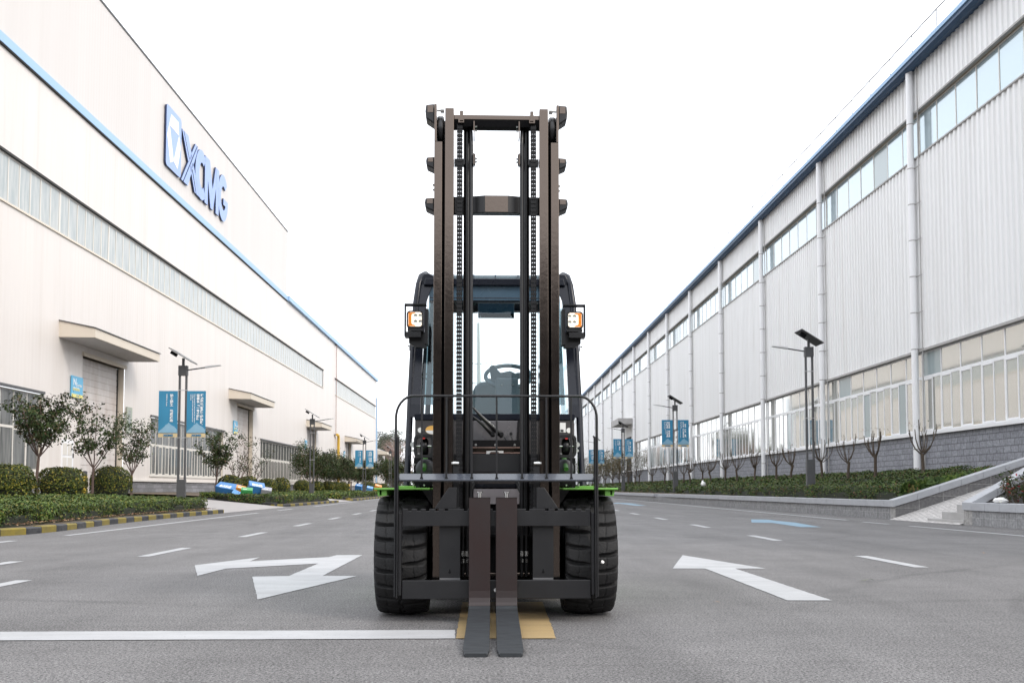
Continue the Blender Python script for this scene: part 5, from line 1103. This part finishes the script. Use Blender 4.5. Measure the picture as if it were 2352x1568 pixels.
for s in (-1, 1):
    MB().prism([(s * .235, 1.24), (s * .255, 1.24), (s * .33, 1.10), (s * .31, 1.08)], 'y', .40, .42).build('stay', PANEL, FL)
    # lamp housing ring on the cab foot
    cx = s * .468; cz = 1.06; b = MB(); o_ = []; i_ = []
    for a in np.linspace(0, 2 * math.pi, 29)[:-1]:
        q = lambda w2, h2: (cx + w2 * np.sign(math.cos(a)) * abs(math.cos(a)) ** .4, cz + h2 * np.sign(math.sin(a)) * abs(math.sin(a)) ** .4)
        o_.append(q(.066, .075)); i_.append(q(.05, .058))
    n = len(o_); vs = [(x, .22, z) for x, z in o_] + [(x, .22, z) for x, z in i_] + [(x, .30, z) for x, z in o_] + [(x, .30, z) for x, z in i_]
    b.add(vs, [f for i in range(n) for f in ((i, (i + 1) % n, n + (i + 1) % n, n + i), (2 * n + i, 2 * n + (i + 1) % n, (i + 1) % n, i), (n + i, n + (i + 1) % n, 3 * n + (i + 1) % n, 3 * n + i))]); hr = b.build('hydraulic_guard_ring', PB2, FL)
    b = MB(); b.lathe([(-.026, .001), (-.026, .045), (-.018, .058), (.018, .058), (.026, .045), (.026, .001)], (cx - s * .0, .3, cz - .003), 'x', 20); b.build('tilt_cylinder_head', RUBS, hr)
    MB().cyl((cx - .05, .26, cz), (cx + .05, .26, cz), .008, 8).cyl((cx - .035, .25, cz - .05), (cx - .035, .24, cz - .05), .007, 8).build('pin', STEEL, hr)
    MB().box(cx - .008, cx + .008, .225, .235, cz + .045, cz + .056).build('red_tag', REDP, hr)
    b = MB(); b.lathe([(-.02, .001), (-.02, .045), (-.01, .062), (.05, .066), (.1, .066)], (cx, .36, .915), 'y', 24); b.build('rubber_boot', mat('boot_grey', (.035, .037, .042), .5), FL)
    MB().tube([(cx, .45, 1.0), (cx + s * .004, .30, .91)], .016, 10).build('green_tilt_rod', mat('dark_green_paint', (.04, .13, .025), .35), FL)
    MB().box(s * .40, s * .55, .47, .49, .80, .99).build('boot_housing', BLKF, FL)
    b = MB(); [b.cyl((s * x, .15, .803), (s * x, .14, .803), .006, 8) for x in (.46, .40)]; b.cyl((s * .53, .25, .94), (s * .53, .24, .94), .007, 6); b.build('bolt', STEEL, FL)
    MB().cyl((s * .508, .497, 1.179), (s * .508, .494, 1.179), .018, 20).build('round_sticker', WHT, FL)
    MB().cyl((s * .54, .30, 1.07), (s * .54, .24, 1.07), .018, 12).cyl((s * .54, .24, 1.03), (s * .54, .22, 1.03), .01, 6).build('hinge_pin', GALV, FL)
b = MB(); n = 24; b.mi = 0; b.add([(-.427 + .046 * math.cos(6.283 * i / n), .495, 1.18 + .030 * math.sin(6.283 * i / n)) for i in range(n)], [tuple(range(n))])
b.mi = 1; b.add([(-.427 + .044 * math.cos(a), .493, 1.18 + .028 * math.sin(a)) for a in np.linspace(-math.pi * .97, -math.pi * .03, 12)], [tuple(range(12))]); b.build('oval_sticker', [STKY, WHT], FL)
st2 = MB().box(.446, .486, .494, .499, 1.165, 1.232).build('serial_label', WHT, FL); b = MB(); [b.box(.452 + i * .0028, .452 + i * .0028 + .0012 * (1 + i % 2), .491, .4935, 1.169, 1.185) for i in range(7)]; b.build('barcode', BLKF, st2)

# cab: pillars, header, roof
for s in (-1, 1):
    # A pillar: outer round tube and inner flat frame, leaning back and curving into the roof
    P_ = [(.600, .48, .80), (.594, .50, .9), (.580, .56, 1.42), (.568, .61, 1.75), (.553, .66, 2.08), (.536, .69, 2.22), (.520, .72, 2.285), (.495, .78, 2.315), (.48, .95, 2.33), (.48, 1.75, 2.33), (.50, 1.86, 2.26), (.53, 1.95, 1.6), (.56, 2.0, 1.0)]
    MB().tube([(s * x, y, z) for x, y, z in P_], .0225, 14).build('cab_pillar', NAVY, FL)
    b = MB(); Q = [(.512, .585, 1.27, .52), (.510, .576, 1.36, .53), (.500, .556, 1.75, .60), (.478, .545, 2.10, .66), (.44, .535, 2.22, .685)]
    for i in range(len(Q) - 1):
        a, c, z, y = Q[i]; a2, c2, z2, y2 = Q[i + 1]
        b.add([(s * a, y, z), (s * c, y, z), (s * c2, y2, z2), (s * a2, y2, z2), (s * a, y + .03, z), (s * c, y + .03, z), (s * c2, y2 + .03, z2), (s * a2, y2 + .03, z2)], [(0, 1, 2, 3), (4, 7, 6, 5), (0, 3, 7, 4), (1, 5, 6, 2)])
    b.build('door_frame', NAVY, FL)
    MB().tube([(s * .505, .62, .85), (s * .5, .63, 1.9)], .008, 6).build('gas_strut', RUBS, FL) if False else None
    MB().quad((s * .585, .6, 1.3), (s * .545, .72, 2.15), (s * .52, 1.7, 2.2), (s * .57, 1.9, 1.3)).build('side_window', GLS, FL)
    MB().box(s * .40, s * .46, 1.72, 1.76, 1.0, 2.3).build('rear_pillar', NAVY, FL)
    MB().quad((s * .38, .58, 1.36), (s * .488, .58, 1.36), (s * .462, .70, 2.18), (s * .38, .70, 2.2)).build('side_reflection_pane', GLQ, FL)  # added dark pane imitates the grazing reflection in the side window
    MB().prism([(s * .40, 2.214), (s * .40, 2.262), (s * .46, 2.300), (s * .50, 2.297), (s * .522, 2.26), (s * .545, 2.12), (s * .552, 2.03), (s * .50, 2.03), (s * .475, 2.14), (s * .45, 2.20)], 'y', .69, .72).build('cab_corner', NAVY, FL, bevel=.004)
MB().prism([(-.50, 2.212), (.50, 2.212), (.49, 2.262), (-.49, 2.262)], 'y', .66, .72).build('roof_front_rail', NAVY, FL, bevel=.006)
MB().box(-.46, .46, .69, .71, 2.127, 2.212).build('sun_visor_glass', GREYT, FL)
MB().box(-.46, .46, .67, .71, 2.092, 2.127).build('windscreen_header', NAVY, FL, bevel=.004)
MB().box(-.46, .46, .664, .669, 2.106, 2.117).build('header_trim', GREYT, FL)
b = MB(); pr = [(.70, 2.262), (.71, 2.285), (.74, 2.303), (.80, 2.312), (1.75, 2.318)]
for i in range(4): b.quad((-.475, *pr[i]), (.475, *pr[i]), (.475, *pr[i + 1]), (-.475, *pr[i + 1]))
b.build('roof_window', GLR, FL)
for x in (-.45, -.30, -.148, .006, .168, .30, .45): MB().box(x - .004, x + .004, .72, 1.75, 2.268, 2.30).build('roof_bar', GREYT, FL)
MB().box(-.48, .48, 1.72, 1.8, 2.22, 2.32).build('roof_rear_rail', NAVY, FL)
MB().quad((-.475, .66, 2.1), (.475, .66, 2.1), (.505, .53, 1.29), (-.505, .53, 1.29)).build('windscreen', GLS, FL)
# lamps on the pillars
for s in (-1, 1):
    r = empty('work_light', (s * .538, .35, 1.915)); r.parent = FL
    def rrect(w2, h2, rr_, n=6): return arc(w2 - rr_, h2 - rr_, rr_, rr_, 0, 90, n) + arc(-w2 + rr_, h2 - rr_, rr_, rr_, 90, 180, n) + arc(-w2 + rr_, -h2 + rr_, rr_, rr_, 180, 270, n) + arc(w2 - rr_, -h2 + rr_, rr_, rr_, 270, 360, n)
    MB().prism(rrect(.056, .059, .02), 'y', 0, .05).build('lamp_housing', RUBS, r, bevel=.004)
    MB().prism(rrect(.0455, .048, .016), 'y', -.003, .0).build('lens', LENS, r)
    o2 = s
    amb = [(o2 * .0435, -.046), (o2 * .0435, .046), (o2 * -.002, .046), (o2 * .002, .040), (o2 * .020, .036), (o2 * .024, .026), (o2 * .024, -.026), (o2 * .018, -.034), (o2 * .002, -.040), (o2 * -.004, -.046)]
    MB().prism(amb, 'y', -.005, -.0031).build('amber_indicator', AMBER, r)
    b = MB()
    for i, x in enumerate((-s * .035, -s * .004)):
        for z in (.024, -.014 - .002): b.lathe([(-.006, .0115), (-.004, .013), (-.0035, .009), (-.0035, .001)], (x, 0, z), 'y', 16)
    b.build('led', REFL, r)
    b = MB(); b.tube([(-s * .06, .01, .10), (s * .062, .01, .10)], .005, 6); b.box(s * .064, s * .071, -.01, .07, -.115, .105); b.box(-s * .075, s * .071, -.01, .07, .098, .105)
    b.box(-s * .04, s * .068, -.01, .07, -.12, -.085); b.box(-s * .055, s * .05, 0, .05, -.078, -.06); b.box(-.02, .02, .01, .04, -.09, -.05); b.build('lamp_bracket', RUBS, r)
    MB().prism([(-s * .07, -.075), (-s * .025, -.075), (s * .01, -.12), (s * .045, -.12), (s * .045, -.15), (-s * .0, -.18), (-s * .07, -.18)], 'y', .06, .12).build('bracket_foot', RUBS, r)
    MB().box(-s * .062, -s * .085, .04, .16, -.16, .08).build('pillar_clamp', RUBS, r)
    MB().cyl((s * .046, .08, -.17), (s * .055, .08, -.17), .006, 6).cyl((s * .04, .08, -.16), (s * .04, .08, -.20), .004, 6).build('bolt', CHM, r)
# door handle / mirror arm on the left seen in the side glass
b = MB(); b.tube([(-.52, .62, 1.575), (-.42, .7, 1.59)], .006, 6); b.tube([(-.52, .62, 1.57), (-.42, .75, 1.52)], .006, 6); b.tube([(-.425, .6, 1.22), (-.425, .62, 1.85)], .006, 6); b.build('grab_handle', RUBS, FL)
MB().obox((-.41, .75, 1.90), (.03, .04, .09), (0, .2, 0)).build('mirror', RUBS, FL)
MB().obox((.40, .75, 1.92), (.03, .04, .09), (0, -.2, 0)).build('mirror', RUBS, FL)
# interior
b = MB(); 
for i in range(32):
    pass
ring = [(.108 + .170 * math.cos(6.283 * i / 40), 1.08 + .170 * math.sin(6.283 * i / 40) * math.cos(R(35)), 1.615 + .170 * math.sin(6.283 * i / 40) * math.sin(R(35)) + .0) for i in range(41)]
sw = MB().tube(ring, .0155, 10, caps=False).build('steering_wheel', GREYB, FL)
b = MB(); b.prism([(-.02, 1.575), (.05, 1.60), (.14, 1.60), (.17, 1.63), (.12, 1.655), (.05, 1.64), (.03, 1.66), (-.0, 1.70), (-.035, 1.685)], 'y', 1.05, 1.09); b.prism([(.10, 1.60), (.17, 1.59), (.26, 1.62), (.25, 1.645), (.17, 1.64)], 'y', 1.05, 1.09); b.prism([(-.05, 1.60), (.02, 1.585), (.03, 1.55), (-.02, 1.55)], 'y', 1.04, 1.07); b.build('wheel_spokes', GREYB, sw, bevel=.008)
MB().box(.01, .175, .88, 1.02, 1.25, 1.583).build('steering_column', GREYB, FL, bevel=.012)
MB().cyl((.055, .878, 1.53), (.055, .87, 1.53), .007, 6).cyl((.135, .878, 1.53), (.135, .87, 1.53), .007, 6).build('column_screw', STEEL, FL)
MB().prism([(-.158, 1.25), (-.158, 1.53), (-.14, 1.57), (-.10, 1.60), (.02, 1.61), (.10, 1.6), (.20, 1.58), (.26, 1.53), (.27, 1.25)], 'y', 1.30, 1.42).build('seat_backrest', GREYB, FL, bevel=.03)
MB().box(-.45, .45, .56, 1.2, 1.2, 1.262).build('dashboard', GREYB, FL)
MB().box(-.118, .148, .98, .995, 2.035, 2.145).build('interior_panel', GREYT, FL, bevel=.003)
MB().box(-.118, .148, .974, .979, 2.035, 2.066).build('panel_lower_edge', BLKF, FL); MB().cyl((-.10, .972, 2.043), (-.10, .969, 2.043), .005, 10).cyl((.126, .972, 2.043), (.126, .969, 2.043), .005, 10).build('screw', WHT, FL)
MB().box(-.30, -.12, .80, .84, 2.045, 2.09).build('fan_housing', RUBS, FL)
